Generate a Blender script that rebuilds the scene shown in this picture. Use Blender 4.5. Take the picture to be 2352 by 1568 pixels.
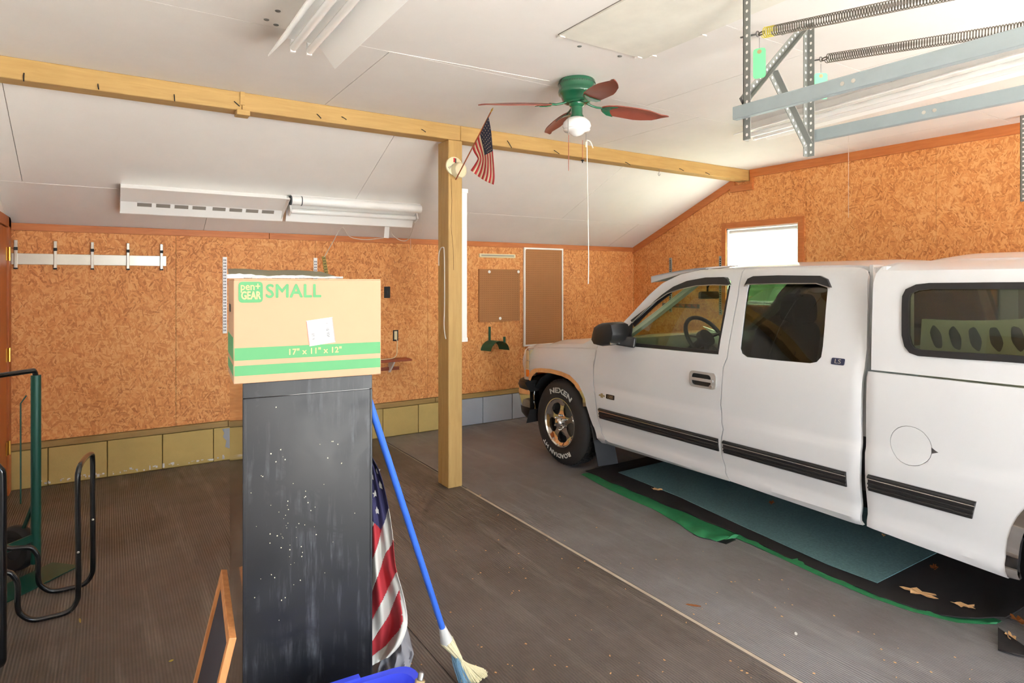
import bpy, bmesh, math, random
from mathutils import Vector, Matrix
from mathutils.geometry import delaunay_2d_cdt

for o in list(bpy.data.objects):
    bpy.data.objects.remove(o)
SC = bpy.context.scene
COL = SC.collection
random.seed(7)
PI = math.pi

# ------------------------------------------------------------------ camera
F = 1432.0; HY = 646.0; H = 1.64; YAW = math.radians(32.9)
S_, C_ = math.sin(YAW), math.cos(YAW)
cam_d = bpy.data.cameras.new('camera'); cam = bpy.data.objects.new('camera', cam_d); COL.objects.link(cam)
cam.location = (0, 0, H); cam.rotation_euler = (PI / 2, 0, -YAW)
cam_d.sensor_width = 36; cam_d.lens = 36 * F / 2352; cam_d.shift_y = -(784 - HY) / 2352
cam_d.clip_start = 0.02; cam_d.clip_end = 300
SC.camera = cam

# ------------------------------------------------------------------ view, world, sun, portals
SC.view_settings.view_transform = 'Standard'; SC.view_settings.look = 'None'
SC.cycles.max_bounces = 9; SC.cycles.diffuse_bounces = 6; SC.cycles.glossy_bounces = 5; SC.cycles.transparent_max_bounces = 16
SC.view_settings.exposure = 2.93; SC.view_settings.gamma = 1.0; SC.view_settings.use_curve_mapping = False
w = bpy.data.worlds.new('overcast_sky'); SC.world = w; w.use_nodes = True
bg = w.node_tree.nodes['Background']; bg.inputs[0].default_value = (0.70, 0.85, 1.0, 1); bg.inputs[1].default_value = 1.4

XL, XR, YF, YB = -0.67, 6.02, -1.8, 6.25      # inner faces of the room
CZ = 2.885; EZ = 2.10; BY = 4.41               # flat ceiling, eave height, front face of the beam
SLK = (EZ - 2.87) / (YB - 4.48)                # sloped ceiling: z = 2.87 + SLK (y - 4.48)
def slz(y): return 2.87 + SLK * (y - 4.48)
BAYS = [(0.60, 2.25), (3.25, 5.66)]; BAYH = 2.16  # unseen openings, widths set for the daylight they let in
WINY, WINZ = (3.82, 4.72), (1.37, 2.25)

sun_d = bpy.data.lights.new('sun', 'SUN'); sun_d.energy = 19.0; sun_d.angle = math.radians(0.6); sun_d.color = (1.0, 0.985, 0.96)
sun = bpy.data.objects.new('sun', sun_d); COL.objects.link(sun); sun.location = (0, -10, 10)
sun.rotation_euler = Vector((-0.70, 0.35, -0.80)).to_track_quat('-Z', 'Y').to_euler()   # high sun on the gable side
def portal(name, loc, rot, sx, sy):
    l = bpy.data.lights.new(name, 'AREA'); l.shape = 'RECTANGLE'; l.size = sx; l.size_y = sy; l.cycles.is_portal = True
    o = bpy.data.objects.new(name, l); COL.objects.link(o); o.location = loc; o.rotation_euler = rot
for k, (a, b) in enumerate(BAYS):
    portal('bay_portal', ((a + b) / 2, YF - 0.16, BAYH / 2), (PI / 2, 0, 0), b - a, BAYH)
portal('window_portal', (XR + 0.16, sum(WINY) / 2, sum(WINZ) / 2), (0, PI / 2, 0), WINZ[1] - WINZ[0], WINY[1] - WINY[0])

# ------------------------------------------------------------------ pixel helpers (a pixel gives a ray; a surface gives the depth)
def ray(px, py):
    u = (px - 1176) / F; v = (HY - py) / F
    return (S_ + u * C_, C_ - u * S_, v)
def on(px, py, axis, val):
    r = ray(px, py); c = (0, 0, H); t = (val - c[axis]) / r[axis]
    return Vector((c[0] + t * r[0], c[1] + t * r[1], c[2] + t * r[2]))
def onX(px, py, x): return on(px, py, 0, x)
def onY(px, py, y): return on(px, py, 1, y)
def onZ(px, py, z): return on(px, py, 2, z)
def at_depth(px, py, d):
    r = ray(px, py); return Vector((r[0] * d, r[1] * d, H + r[2] * d))

# ------------------------------------------------------------------ mesh builder
class MB:
    def __init__(s): s.v = []; s.f = []; s.uv = None
    def add(s, vs, fs):
        n = len(s.v); s.v += [tuple(p) for p in vs]; s.f += [tuple(i + n for i in q) for q in fs]; return s
    def box(s, a, b, M=None):
        x0, y0, z0 = a; x1, y1, z1 = b
        vs = [Vector(p) for p in ((x0,y0,z0),(x1,y0,z0),(x1,y1,z0),(x0,y1,z0),(x0,y0,z1),(x1,y0,z1),(x1,y1,z1),(x0,y1,z1))]
        if M: vs = [M @ p for p in vs]
        return s.add(vs, [(0,3,2,1),(4,5,6,7),(0,1,5,4),(1,2,6,5),(2,3,7,6),(3,0,4,7)])
    def bar(s, p, q, w, h, up=(0, 0, 1)):
        p, q = Vector(p), Vector(q); d = (q - p); L = d.length; d.normalize()
        up = Vector(up); r = d.cross(up)
        if r.length < 1e-4: r = d.cross(Vector((1, 0, 0)))
        r.normalize(); u = r.cross(d)
        vs = []
        for b in (p, q):
            for (i, j) in ((-1,-1),(1,-1),(1,1),(-1,1)): vs.append(b + r * (i * w / 2) + u * (j * h / 2))
        return s.add(vs, [(0,1,2,3),(7,6,5,4),(0,4,5,1),(1,5,6,2),(2,6,7,3),(3,7,4,0)])
    def tube(s, pts, r, n=8, closed=False, caps=True):
        pts = [Vector(p) for p in pts]; m = len(pts)
        rs = r if isinstance(r, (list, tuple)) else [r] * m
        rings = []; ref = None
        for i, p in enumerate(pts):
            if closed: t = pts[(i + 1) % m] - pts[i - 1]
            else: t = pts[min(i + 1, m - 1)] - pts[max(i - 1, 0)]
            if t.length < 1e-9: t = Vector((0, 0, 1))
            t.normalize()
            if ref is None:
                ref = t.cross(Vector((0, 0, 1)))
                if ref.length < 1e-3: ref = t.cross(Vector((1, 0, 0)))
                ref.normalize()
            ref = (ref - t * ref.dot(t))
            if ref.length < 1e-6: ref = t.orthogonal()
            ref.normalize(); b = t.cross(ref)
            rings.append([p + (ref * math.cos(2 * PI * k / n) + b * math.sin(2 * PI * k / n)) * rs[i] for k in range(n)])
        vs = [q for R in rings for q in R]; fs = []
        for i in range(m if closed else m - 1):
            j = (i + 1) % m
            for k in range(n):
                l = (k + 1) % n; fs.append((i * n + k, i * n + l, j * n + l, j * n + k))
        if caps and not closed:
            fs.append(tuple(range(n - 1, -1, -1))); fs.append(tuple((m - 1) * n + k for k in range(n)))
        return s.add(vs, fs)
    def lathe(s, prof, M=None, n=32, close=False, caps=True):
        """prof = [(r, z)] about local z"""
        M = M or Matrix.Identity(4); vs = []; fs = []
        for (r, z) in prof:
            for k in range(n):
                a = 2 * PI * k / n; vs.append(M @ Vector((r * math.cos(a), r * math.sin(a), z)))
        m = len(prof)
        for i in range(m if close else m - 1):
            j = (i + 1) % m
            for k in range(n):
                l = (k + 1) % n; fs.append((i * n + k, i * n + l, j * n + l, j * n + k))
        if not close and caps:
            if prof[0][0] > 1e-5: fs.append(tuple(range(n - 1, -1, -1)))
            if prof[-1][0] > 1e-5: fs.append(tuple((m - 1) * n + k for k in range(n)))
        return s.add(vs, fs)
    def prism(s, pts, off):
        """polygon (3-D points) pushed along off"""
        pts = [Vector(p) for p in pts]; off = Vector(off); n = len(pts)
        fs = [tuple(range(n)), tuple(range(2 * n - 1, n - 1, -1))] + [((i + 1) % n, i, n + i, n + (i + 1) % n) for i in range(n)]
        return s.add(pts + [p + off for p in pts], fs)
    def grid(s, fn, nu, nv, thick=None):
        """fn(i/nu, j/nv) -> point; thick = vector or None"""
        vs = [fn(i / nu, j / nv) for i in range(nu + 1) for j in range(nv + 1)]
        W = nv + 1
        fs = [(i * W + j, (i + 1) * W + j, (i + 1) * W + j + 1, i * W + j + 1) for i in range(nu) for j in range(nv)]
        if thick is not None:
            n = len(vs); th = Vector(thick)
            vs = vs + [Vector(p) + th for p in vs]
            fs = fs + [tuple(n + k for k in reversed(q)) for q in fs]
            bd = [i * W for i in range(nu + 1)] + [nu * W + j for j in range(1, nv + 1)] + [i * W + nv for i in range(nu - 1, -1, -1)] + [j for j in range(nv - 1, 0, -1)]
            for a in range(len(bd)):
                p, q = bd[a], bd[(a + 1) % len(bd)]; fs.append((q, p, n + p, n + q))
        return s.add(vs, fs)
    def build(s, name, m, parent=None, smooth=None, bevel=None, seg=2, fixn=True):
        me = bpy.data.meshes.new(name); me.from_pydata(s.v, [], s.f); me.update()
        if fixn:
            bm = bmesh.new(); bm.from_mesh(me); bmesh.ops.recalc_face_normals(bm, faces=bm.faces); bm.to_mesh(me); bm.free()
        if smooth:
            me.polygons.foreach_set('use_smooth', [True] * len(me.polygons)); me.set_sharp_from_angle(angle=math.radians(smooth))
        if s.uv:
            lay = me.uv_layers.new(name='uv')
            for l in me.loops: lay.data[l.index].uv = s.uv[l.vertex_index]
        me.materials.append(m if not isinstance(m, str) else MT[m])
        o = bpy.data.objects.new(name, me); COL.objects.link(o)
        if parent is not None: attach(o, parent)
        if bevel:
            md = o.modifiers.new('edge', 'BEVEL'); md.width = bevel; md.segments = seg; md.limit_method = 'ANGLE'; md.angle_limit = math.radians(40)
        return o
ROOTLOC = {}
def attach(o, parent):
    # parts are written in world coordinates; a thing's empty is only ever translated
    o.parent = parent
    if parent.name in ROOTLOC: o.matrix_parent_inverse = Matrix.Translation(-Vector(ROOTLOC[parent.name]))
def tag(o, label=None, cat=None, group=None, kind=None):
    if label: o['label'] = label
    if cat: o['category'] = cat
    if group: o['group'] = group
    if kind: o['kind'] = kind
    return o
def thing(name, loc, label, cat, group=None, kind=None):
    o = bpy.data.objects.new(name, None); COL.objects.link(o); o.location = loc; o.empty_display_size = 0.05
    ROOTLOC[o.name] = tuple(loc)
    return tag(o, label, cat, group, kind)
def lerp(a, b, t): return a + (b - a) * t
def curve_pts(pts, n=8):
    """Catmull-Rom through the points"""
    P = [Vector(p) for p in pts]; out = []
    for i in range(len(P) - 1):
        p0 = P[max(i - 1, 0)]; p1 = P[i]; p2 = P[i + 1]; p3 = P[min(i + 2, len(P) - 1)]
        for k in range(n):
            t = k / n
            out.append(0.5 * ((2 * p1) + (p2 - p0) * t + (2 * p0 - 5 * p1 + 4 * p2 - p3) * t * t + (3 * p1 - p0 - 3 * p2 + p3) * t ** 3))
    out.append(P[-1]); return out
def table(tab):
    """smooth interpolation through (x, y) rows"""
    xs = [a for a, b in tab]; ys = [b for a, b in tab]
    def f(x):
        if x <= xs[0]: return ys[0]
        if x >= xs[-1]: return ys[-1]
        for i in range(len(xs) - 1):
            if x <= xs[i + 1]:
                h = xs[i + 1] - xs[i]; t = (x - xs[i]) / h
                d = (ys[i + 1] - ys[i]) / h
                m0 = d if i == 0 else ((ys[i + 1] - ys[i - 1]) / (xs[i + 1] - xs[i - 1]))
                m1 = d if i + 2 >= len(xs) else ((ys[i + 2] - ys[i]) / (xs[i + 2] - xs[i]))
                return (2*t**3-3*t*t+1)*ys[i] + (t**3-2*t*t+t)*h*m0 + (-2*t**3+3*t*t)*ys[i+1] + (t**3-t*t)*h*m1
    return f
def inpoly(x, y, P):
    r = False; j = len(P) - 1
    for i in range(len(P)):
        if (P[i][1] > y) != (P[j][1] > y) and x < (P[j][0] - P[i][0]) * (y - P[i][1]) / (P[j][1] - P[i][1]) + P[i][0]: r = not r
        j = i
    return r
def resample(P, step):
    out = []
    for i in range(len(P)):
        a, b = P[i], P[(i + 1) % len(P)]
        L = math.hypot(b[0] - a[0], b[1] - a[1]); n = max(1, int(math.ceil(L / step)))
        for k in range(n): out.append((lerp(a[0], b[0], k / n), lerp(a[1], b[1], k / n)))
    return out
def rounded(P, r, n=4):
    """round the corners of a 2-D polygon"""
    out = []; m = len(P)
    for i in range(m):
        p = Vector(P[i]); a = Vector(P[i - 1]); b = Vector(P[(i + 1) % m])
        ra = min(r, (a - p).length * 0.45); rb = min(r, (b - p).length * 0.45)
        s = p + (a - p).normalized() * ra; e = p + (b - p).normalized() * rb
        for k in range(n + 1):
            t = k / n; q = s * (1 - t) ** 2 + p * 2 * t * (1 - t) + e * t * t; out.append((q.x, q.y))
    return out
def tri2d(outer, holes=(), step=0.05):
    outer = resample(outer, step); holes = [resample(h, step) for h in holes]
    vs = [Vector(p) for p in outer]; ed = [(i, (i + 1) % len(outer)) for i in range(len(outer))]
    for h in holes:
        n = len(vs); vs += [Vector(p) for p in h]; ed += [(n + i, n + (i + 1) % len(h)) for i in range(len(h))]
    bd = list(vs)
    x0 = min(p.x for p in vs); x1 = max(p.x for p in vs); y0 = min(p.y for p in vs); y1 = max(p.y for p in vs)
    y = y0 + step * 0.5; row = 0
    while y < y1:
        x = x0 + step * (0.5 if row % 2 else 0.25)
        while x < x1:
            if inpoly(x, y, outer) and not any(inpoly(x, y, h) for h in holes):
                if min((p.x - x) ** 2 + (p.y - y) ** 2 for p in bd) > (0.45 * step) ** 2: vs.append(Vector((x, y)))
            x += step
        y += step; row += 1
    v, e, f = delaunay_2d_cdt(vs, ed, [], 1, 1e-6)[:3]
    ff = []
    for t in f:
        cx = sum(v[i].x for i in t) / len(t); cy = sum(v[i].y for i in t) / len(t)
        if inpoly(cx, cy, outer) and not any(inpoly(cx, cy, h) for h in holes): ff.append(tuple(t))
    return [(p.x, p.y) for p in v], ff
def sheet(mb, outer, holes, fn, back, step=0.05):
    """2-D outline -> curved sheet fn(a, b) with a back face fn + back(vector) and rims"""
    v, f = tri2d(outer, holes, step); n = len(v)
    fr = [Vector(fn(a, b)) for a, b in v]; bk = Vector(back)
    mb_v = fr + [p + bk for p in fr]; cnt = {}
    for t in f:
        for i in range(len(t)):
            a, b = t[i], t[(i + 1) % len(t)]; cnt[(a, b)] = 1
    fs = list(f) + [tuple(n + i for i in reversed(t)) for t in f]
    for (a, b) in cnt:
        if (b, a) not in cnt: fs.append((b, a, n + a, n + b))
    mb.add(mb_v, fs); return mb
_txt = {}
def text_mesh(s, size=1.0, outline=0.0, spacing=1.0, align='CENTER'):
    cu = bpy.data.curves.new('t', 'FONT'); cu.body = s; cu.size = size; cu.align_x = align; cu.space_character = spacing
    cu.resolution_u = 3
    if outline: cu.fill_mode = 'NONE'; cu.bevel_depth = outline; cu.bevel_resolution = 0
    o = bpy.data.objects.new('t', cu); COL.objects.link(o)
    dg = bpy.context.evaluated_depsgraph_get(); me = bpy.data.meshes.new_from_object(o.evaluated_get(dg))
    vs = [v.co.copy() for v in me.vertices]; fs = [tuple(p.vertices) for p in me.polygons]
    bpy.data.objects.remove(o); bpy.data.curves.remove(cu); bpy.data.meshes.remove(me)
    return vs, fs

# ------------------------------------------------------------------ materials
MT = {}
def lin(c):
    return tuple((x / 12.92 if x <= 0.04045 else ((x + 0.055) / 1.055) ** 2.4) for x in c)
def rgb(r, g, b): return lin((r / 255, g / 255, b / 255))
class NT:
    def __init__(s, name):
        s.m = bpy.data.materials.new(name); s.m.use_nodes = True; s.t = s.m.node_tree; s.n = s.t.nodes; s.l = s.t.links
        s.b = s.n['Principled BSDF']; s.out = s.n['Material Output']
    def node(s, t, **k):
        o = s.n.new(t)
        for a, b in k.items(): setattr(o, a, b)
        return o
    def link(s, a, b): s.l.new(a, b)
    def tc(s, kind='Object', scale=(1, 1, 1), rot=(0, 0, 0)):
        c = s.node('ShaderNodeTexCoord'); mp = s.node('ShaderNodeMapping'); mp.inputs['Scale'].default_value = scale; mp.inputs['Rotation'].default_value = rot
        s.link(c.outputs[kind], mp.inputs[0]); return mp.outputs[0]
    def noise(s, vec, scale, detail=3, rough=0.55, dist=0):
        n = s.node('ShaderNodeTexNoise'); n.inputs['Scale'].default_value = scale; n.inputs['Detail'].default_value = detail; n.inputs['Roughness'].default_value = rough; n.inputs['Distortion'].default_value = dist
        s.link(vec, n.inputs['Vector']); return n.outputs['Fac']
    def ramp(s, fac, stops):
        r = s.node('ShaderNodeValToRGB'); e = r.color_ramp.elements
        while len(e) < len(stops): e.new(0.5)
        for k, (p, c) in enumerate(stops): e[k].position = p; e[k].color = (*c, 1) if len(c) == 3 else c
        s.link(fac, r.inputs[0]); return r.outputs[0]
    def mix(s, fac, a, b, mode='MIX'):
        m = s.node('ShaderNodeMix', data_type='RGBA', blend_type=mode)
        for i, v in ((0, fac), (6, a), (7, b)):
            if isinstance(v, (int, float)): m.inputs[i].default_value = v
            elif isinstance(v, tuple): m.inputs[i].default_value = (*v, 1)
            else: s.link(v, m.inputs[i])
        return m.outputs[2]
    def math(s, op, a, b=None):
        m = s.node('ShaderNodeMath', operation=op)
        for i, v in ((0, a), (1, b)):
            if v is None: continue
            if isinstance(v, (int, float)): m.inputs[i].default_value = v
            else: s.link(v, m.inputs[i])
        return m.outputs[0]
    def bump(s, h, strength=0.3, dist=0.01):
        b = s.node('ShaderNodeBump'); b.inputs['Strength'].default_value = strength; b.inputs['Distance'].default_value = dist
        s.link(h, b.inputs['Height']); s.link(b.outputs[0], s.b.inputs['Normal'])
    def set(s, col=None, rough=None, metal=None, coat=None, spec=None):
        if col is not None:
            if isinstance(col, tuple): s.b.inputs['Base Color'].default_value = (*col, 1)
            else: s.link(col, s.b.inputs['Base Color'])
        if rough is not None:
            if isinstance(rough, (int, float)): s.b.inputs['Roughness'].default_value = rough
            else: s.link(rough, s.b.inputs['Roughness'])
        if metal is not None: s.b.inputs['Metallic'].default_value = metal
        if coat is not None: s.b.inputs['Coat Weight'].default_value = coat; s.b.inputs['Coat Roughness'].default_value = 0.05
        if spec is not None: s.b.inputs['Specular IOR Level'].default_value = spec
        return s
def plain(name, c, rough=0.5, metal=0, var=0.08, scale=9, coat=None, bump=0, spec=None):
    t = NT(name); c = rgb(*c); v = t.tc()
    f = t.noise(v, scale, 4)
    col = t.mix(f, tuple(x * (1 - var) for x in c), tuple(min(1, x * (1 + var)) for x in c))
    t.set(col, rough, metal, coat, spec)
    if bump: t.bump(t.noise(v, scale * 12, 3), bump, 0.003)
    MT[name] = t.m; return t.m

def osb(name, c1, c2, c3, dark):
    t = NT(name); obc = t.tc()
    sp_ = t.node('ShaderNodeSeparateXYZ'); t.link(obc, sp_.inputs[0])
    cb = t.node('ShaderNodeCombineXYZ'); t.link(t.math('ADD', sp_.outputs[0], sp_.outputs[1]), cb.inputs[0]); t.link(sp_.outputs[2], cb.inputs[1])
    nz = t.node('ShaderNodeTexNoise'); nz.inputs['Scale'].default_value = 9; nz.inputs['Detail'].default_value = 4; t.link(cb.outputs[0], nz.inputs['Vector'])
    wob = t.node('ShaderNodeVectorMath', operation='MULTIPLY_ADD'); t.link(nz.outputs['Color'], wob.inputs[0]); wob.inputs[1].default_value = (0.045, 0.045, 0); t.link(cb.outputs[0], wob.inputs[2])
    cols = []; hs = []; ed = []
    for k, (sc, ang, st) in enumerate(((13, 1.35, 3.4), (14, 0.5, 4.2), (14, 2.2, 4.2), (16, -0.15, 5), (22, 0.95, 5), (24, 1.8, 5))):
        mp = t.node('ShaderNodeMapping'); mp.vector_type = 'TEXTURE'; mp.inputs['Rotation'].default_value = (0, 0, ang); mp.inputs['Location'].default_value = (k * 0.31, k * 0.17, 0); mp.inputs['Scale'].default_value = (1, 1 / st, 1); t.link(wob.outputs[0], mp.inputs[0])
        vo = t.node('ShaderNodeTexVoronoi', feature='F1', voronoi_dimensions='2D'); vo.inputs['Scale'].default_value = sc; t.link(mp.outputs[0], vo.inputs['Vector'])
        sx = t.node('ShaderNodeSeparateColor'); t.link(vo.outputs['Color'], sx.inputs[0]); cols.append(sx.outputs[0]); hs.append(sx.outputs[1])
    v = cols[0]
    for k, th in ((1, 0.55), (2, 0.6), (3, 0.68), (4, 0.74), (5, 0.76)): v = t.mix(t.math('GREATER_THAN', hs[k], th), v, cols[k])
    big = t.noise(cb.outputs[0], 1.4, 3); fine = t.noise(cb.outputs[0], 45, 4, 0.65)
    fac = t.math('ADD', t.math('MULTIPLY', v, 0.44), t.math('ADD', t.math('MULTIPLY', fine, 0.26), t.math('MULTIPLY', big, 0.34)))
    col = t.ramp(fac, [(0.24, dark), (0.38, c1), (0.54, c2), (0.76, c3)])
    mp = t.node('ShaderNodeMapping'); mp.vector_type = 'TEXTURE'; mp.inputs['Rotation'].default_value = (0, 0, 0.9); mp.inputs['Scale'].default_value = (1, 0.35, 1); t.link(wob.outputs[0], mp.inputs[0])
    spk = t.noise(mp.outputs[0], 26, 3, 0.7)
    col = t.mix(t.ramp(spk, [(0.66, (0, 0, 0)), (0.71, (1, 1, 1))]), col, tuple(x * 0.42 for x in c1))
    t.set(col, 0.6); t.bump(t.math('ADD', v, fine), 0.3, 0.003); MT[name] = t.m
osb('osb', rgb(214, 138, 74), rgb(230, 156, 90), rgb(240, 180, 116), rgb(184, 108, 52))

def woodmat(name, ca, cb, axis='x', rough=0.5, var=1.0, coat=None):
    t = NT(name); sc = {'x': (1.2, 14, 14), 'y': (14, 1.2, 14), 'z': (14, 14, 1.2)}[axis]
    f = t.noise(t.tc(scale=sc), 3, 5, 0.6, 0.6); g = t.noise(t.tc(), 4, 3)
    col = t.ramp(t.math('ADD', t.math('MULTIPLY', f, 0.75), t.math('MULTIPLY', g, 0.25)), [(0.3, rgb(*ca)), (0.7, rgb(*cb))])
    t.set(col, rough, coat=coat); t.bump(f, 0.12, 0.004); MT[name] = t.m
woodmat('trim_wood', (188, 104, 50), (212, 132, 72), 'x')
woodmat('trim_wood_y', (188, 104, 50), (212, 132, 72), 'y')
woodmat('door_wood', (160, 82, 34), (196, 112, 54), 'z')
woodmat('sill_wood', (150, 118, 64), (178, 146, 86), 'x')
woodmat('ochre_x', (178, 142, 82), (198, 162, 100), 'x', 0.55)
woodmat('ochre_z', (178, 142, 82), (198, 162, 100), 'z', 0.55)
woodmat('pine', (190, 120, 66), (222, 158, 100), 'z', 0.45)
woodmat('shelf_red', (140, 62, 34), (170, 84, 48), 'x', 0.5)

def painted(name, c, sc=3.0, amt=0.06, rough=0.7, bump=0.1):
    t = NT(name); v = t.tc(); f = t.noise(v, sc, 5, 0.6); g = t.noise(v, 70, 2)
    c = rgb(*c); col = t.mix(f, tuple(x * (1 - amt) for x in c), tuple(min(1, x * (1 + amt)) for x in c))
    t.set(col, rough); t.bump(g, bump, 0.002); MT[name] = t.m
painted('ceiling_paint', (231, 227, 223)); painted('hatch_paint', (222, 219, 208), 9, 0.12)
painted('block_yellow', (196, 170, 104), 6, 0.16, 0.8, 0.5); painted('block_grey', (160, 164, 172), 6, 0.08, 0.8, 0.5)
painted('mortar', (150, 128, 70), 6, 0.2, 0.9); painted('concrete', (168, 162, 152), 3, 0.12, 0.9)
painted('white_paint', (236, 232, 226)); painted('white_enamel', (247, 247, 245), 3, 0.02, 0.35, 0.0)

def mat_rubber(name, brown, grey, worn):
    t = NT(name); v = t.tc()
    wv = t.node('ShaderNodeTexWave', wave_type='BANDS', bands_direction='X', wave_profile='SIN'); wv.inputs['Scale'].default_value = 0.3142 * 2 * 38; wv.inputs['Distortion'].default_value = 0.15; wv.inputs['Detail'].default_value = 1
    t.link(v, wv.inputs['Vector'])
    f = t.noise(v, 0.9, 5, 0.65); s = t.noise(t.tc(scale=(5, 0.55, 1)), 1.7, 5, 0.6)
    col = t.mix(t.ramp(f, [(0.35, (0, 0, 0)), (0.62, (1, 1, 1))]), brown, grey)
    col = t.mix(t.math('MULTIPLY', t.ramp(s, [(0.54, (0, 0, 0)), (0.75, (1, 1, 1))]), 0.6), col, worn)
    d = t.noise(v, 130, 2, 0.5); col = t.mix(t.math('MULTIPLY', t.ramp(d, [(0.68, (0, 0, 0)), (0.76, (1, 1, 1))]), 0.5), col, worn)
    col = t.mix(t.math('MULTIPLY', wv.outputs['Fac'], 0.35), col, tuple(x * 0.45 for x in brown))
    t.set(col, t.ramp(f, [(0.3, (0.55,) * 3), (0.7, (0.42,) * 3)])); t.bump(wv.outputs['Fac'], 0.55, 0.004); MT[name] = t.m
mat_rubber('rubber_mat', rgb(88, 76, 66), rgb(112, 103, 97), rgb(150, 142, 132))
mat_rubber('rubber_mat_grey', rgb(120, 113, 111), rgb(140, 137, 138), rgb(165, 162, 160))

plain('car_white', (206, 207, 209), 0.28, 0, 0.01, coat=0.6); plain('plastic_black', (34, 33, 33), 0.38, 0, 0.15, 30)
plain('trim_black', (26, 24, 25), 0.5, 0, 0.1); plain('tyre', (38, 35, 33), 0.7, 0, 0.12, 20, bump=0.2)
plain('chrome', (222, 220, 216), 0.07, 1, 0.02); plain('letter_white', (200, 198, 190), 0.6); plain('seat_cloth', (62, 60, 62), 0.9, 0, 0.2, 60)
plain('dash_grey', (78, 76, 74), 0.6); plain('amber', (240, 130, 20), 0.25); plain('lens', (206, 190, 150), 0.1, 0, 0.05, coat=1); plain('under_black', (18, 18, 18), 0.9)
plain('mudflap', (46, 46, 48), 0.5, 0, 0.15); 
def cab_mat():
    t = NT('cab_black'); v = t.tc(); st = t.noise(t.tc(scale=(26, 26, 2.2)), 2.0, 4, 0.65); cl = t.noise(v, 5, 5, 0.65, 0.8)
    sm = t.math('MULTIPLY', t.ramp(st, [(0.52, (0, 0, 0)), (0.72, (1, 1, 1))]), t.ramp(cl, [(0.45, (0, 0, 0)), (0.68, (1, 1, 1))]))
    col = t.mix(sm, t.mix(cl, rgb(18, 19, 22), rgb(27, 28, 33)), rgb(74, 76, 82)); t.set(col, t.ramp(cl, [(0.3, (0.30,) * 3), (0.7, (0.46,) * 3)]), spec=0.35); MT['cab_black'] = t.m
cab_mat()
plain('cab_side_black', (22, 18, 16), 0.12, 0, 0.1, coat=1)
plain('steel', (150, 150, 150), 0.4, 1, 0.1); plain('iron', (126, 128, 124), 0.5, 0.25, 0.2); plain('galv', (158, 170, 173), 0.45, 0.35, 0.1, 14); plain('alu', (214, 210, 200), 0.3, 1, 0.06)
plain('alu_brushed', (186, 182, 172), 0.28, 1, 0.25, 3); plain('handle_silver', (186, 185, 182), 0.22, 0.35, 0.03, coat=0.8); plain('brass', (220, 180, 90), 0.3, 1, 0.05); plain('tag_green', (112, 204, 146), 0.7, 0, 0.03); plain('spring', (112, 106, 96), 0.45, 0.8, 0.1); plain('spring_yellow', (190, 176, 60), 0.5)
plain('fan_green', (28, 98, 66), 0.22, 0, 0.08, coat=0.6); plain('blade', (132, 66, 52), 0.4, 0, 0.25, 7); plain('globe', (240, 240, 238), 0.12, 0, 0.01, coat=0.5)
plain('card', (184, 146, 116), 0.8, 0, 0.03, 20); plain('card_green', (84, 150, 100), 0.75, 0, 0.03, 20); plain('card_print', (196, 164, 122), 0.8); plain('paper', (228, 227, 224), 0.7, 0, 0.01); plain('ink', (60, 60, 62), 0.8); plain('pink', (236, 150, 150), 0.8)
plain('film_white', (214, 214, 210), 0.3, 0, 0.04); plain('film_olive', (112, 108, 82), 0.5, 0, 0.08)
plain('flag_red', (184, 52, 60), 0.85, 0, 0.06); plain('flag_white', (206, 203, 196), 0.85, 0, 0.04); plain('flag_blue', (62, 60, 100), 0.85, 0, 0.06); plain('cloth_grey', (140, 138, 142), 0.95, 0, 0.1)
plain('sflag_red', (204, 54, 62), 0.8); plain('sflag_cream', (232, 214, 186), 0.8); plain('sflag_navy', (36, 42, 70), 0.8); plain('stick', (168, 92, 58), 0.6)
plain('broom_blue', (58, 108, 214), 0.35, 0, 0.05); plain('bristle', (214, 204, 166), 0.85, 0, 0.2, 60); plain('bristle_blue', (128, 170, 200), 0.8); plain('cap_white', (208, 206, 200), 0.5); plain('bin_blue', (62, 78, 226), 0.35, 0, 0.04); plain('tan', (160, 138, 98), 0.5)
plain('slate', (54, 50, 60), 0.75, 0, 0.12, 12); plain('ht_green', (24, 76, 64), 0.35, 0.2, 0.12); plain('tube_black', (22, 22, 24), 0.2, 0.3, 0.1, coat=0.7)
plain('pegboard', (176, 122, 76), 0.75, 0, 0.06); plain('hole', (84, 48, 26), 0.95); plain('cream', (232, 222, 186), 0.5, 0, 0.04); plain('black_matte', (24, 24, 24), 0.6); plain('tool_green', (32, 84, 58), 0.45); plain('olive_bracket', (168, 150, 76), 0.6)
plain('tarp_green', (48, 128, 80), 0.55, 0, 0.3, 24); plain('liner_black', (38, 33, 32), 0.85, 0, 0.25, 14); plain('carpet_teal', (102, 138, 140), 1.0, 0, 0.45, 70, bump=0.5); plain('leaf_tan', (226, 178, 124), 0.8, 0, 0.2, 30); plain('leaf_brown', (150, 88, 40), 0.8, 0, 0.3, 30)
plain('cord_white', (226, 222, 212), 0.6); plain('cord_red', (168, 92, 72), 0.6); plain('sash_white', (226, 226, 226), 0.4); plain('quilt', (206, 208, 192), 0.9, 0, 0.08); plain('print_blue', (82, 88, 92), 0.9, 0, 0.2, 40)
plain('wood_cup', (150, 140, 120), 0.5); plain('curtain_brown', (110, 84, 62), 0.9); plain('liner_tan', (176, 164, 126), 0.8); plain('bare_seam', (186, 172, 154), 0.9, 0, 0.1, 12); plain('caulk', (232, 228, 222), 0.7); plain('seam_dark', (140, 134, 126), 0.9); plain('hedge', (128, 146, 104), 0.8, 0, 0.3, 8); plain('driveway_bounce', (200, 197, 190), 0.9, 0, 0.1, 3)
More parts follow.
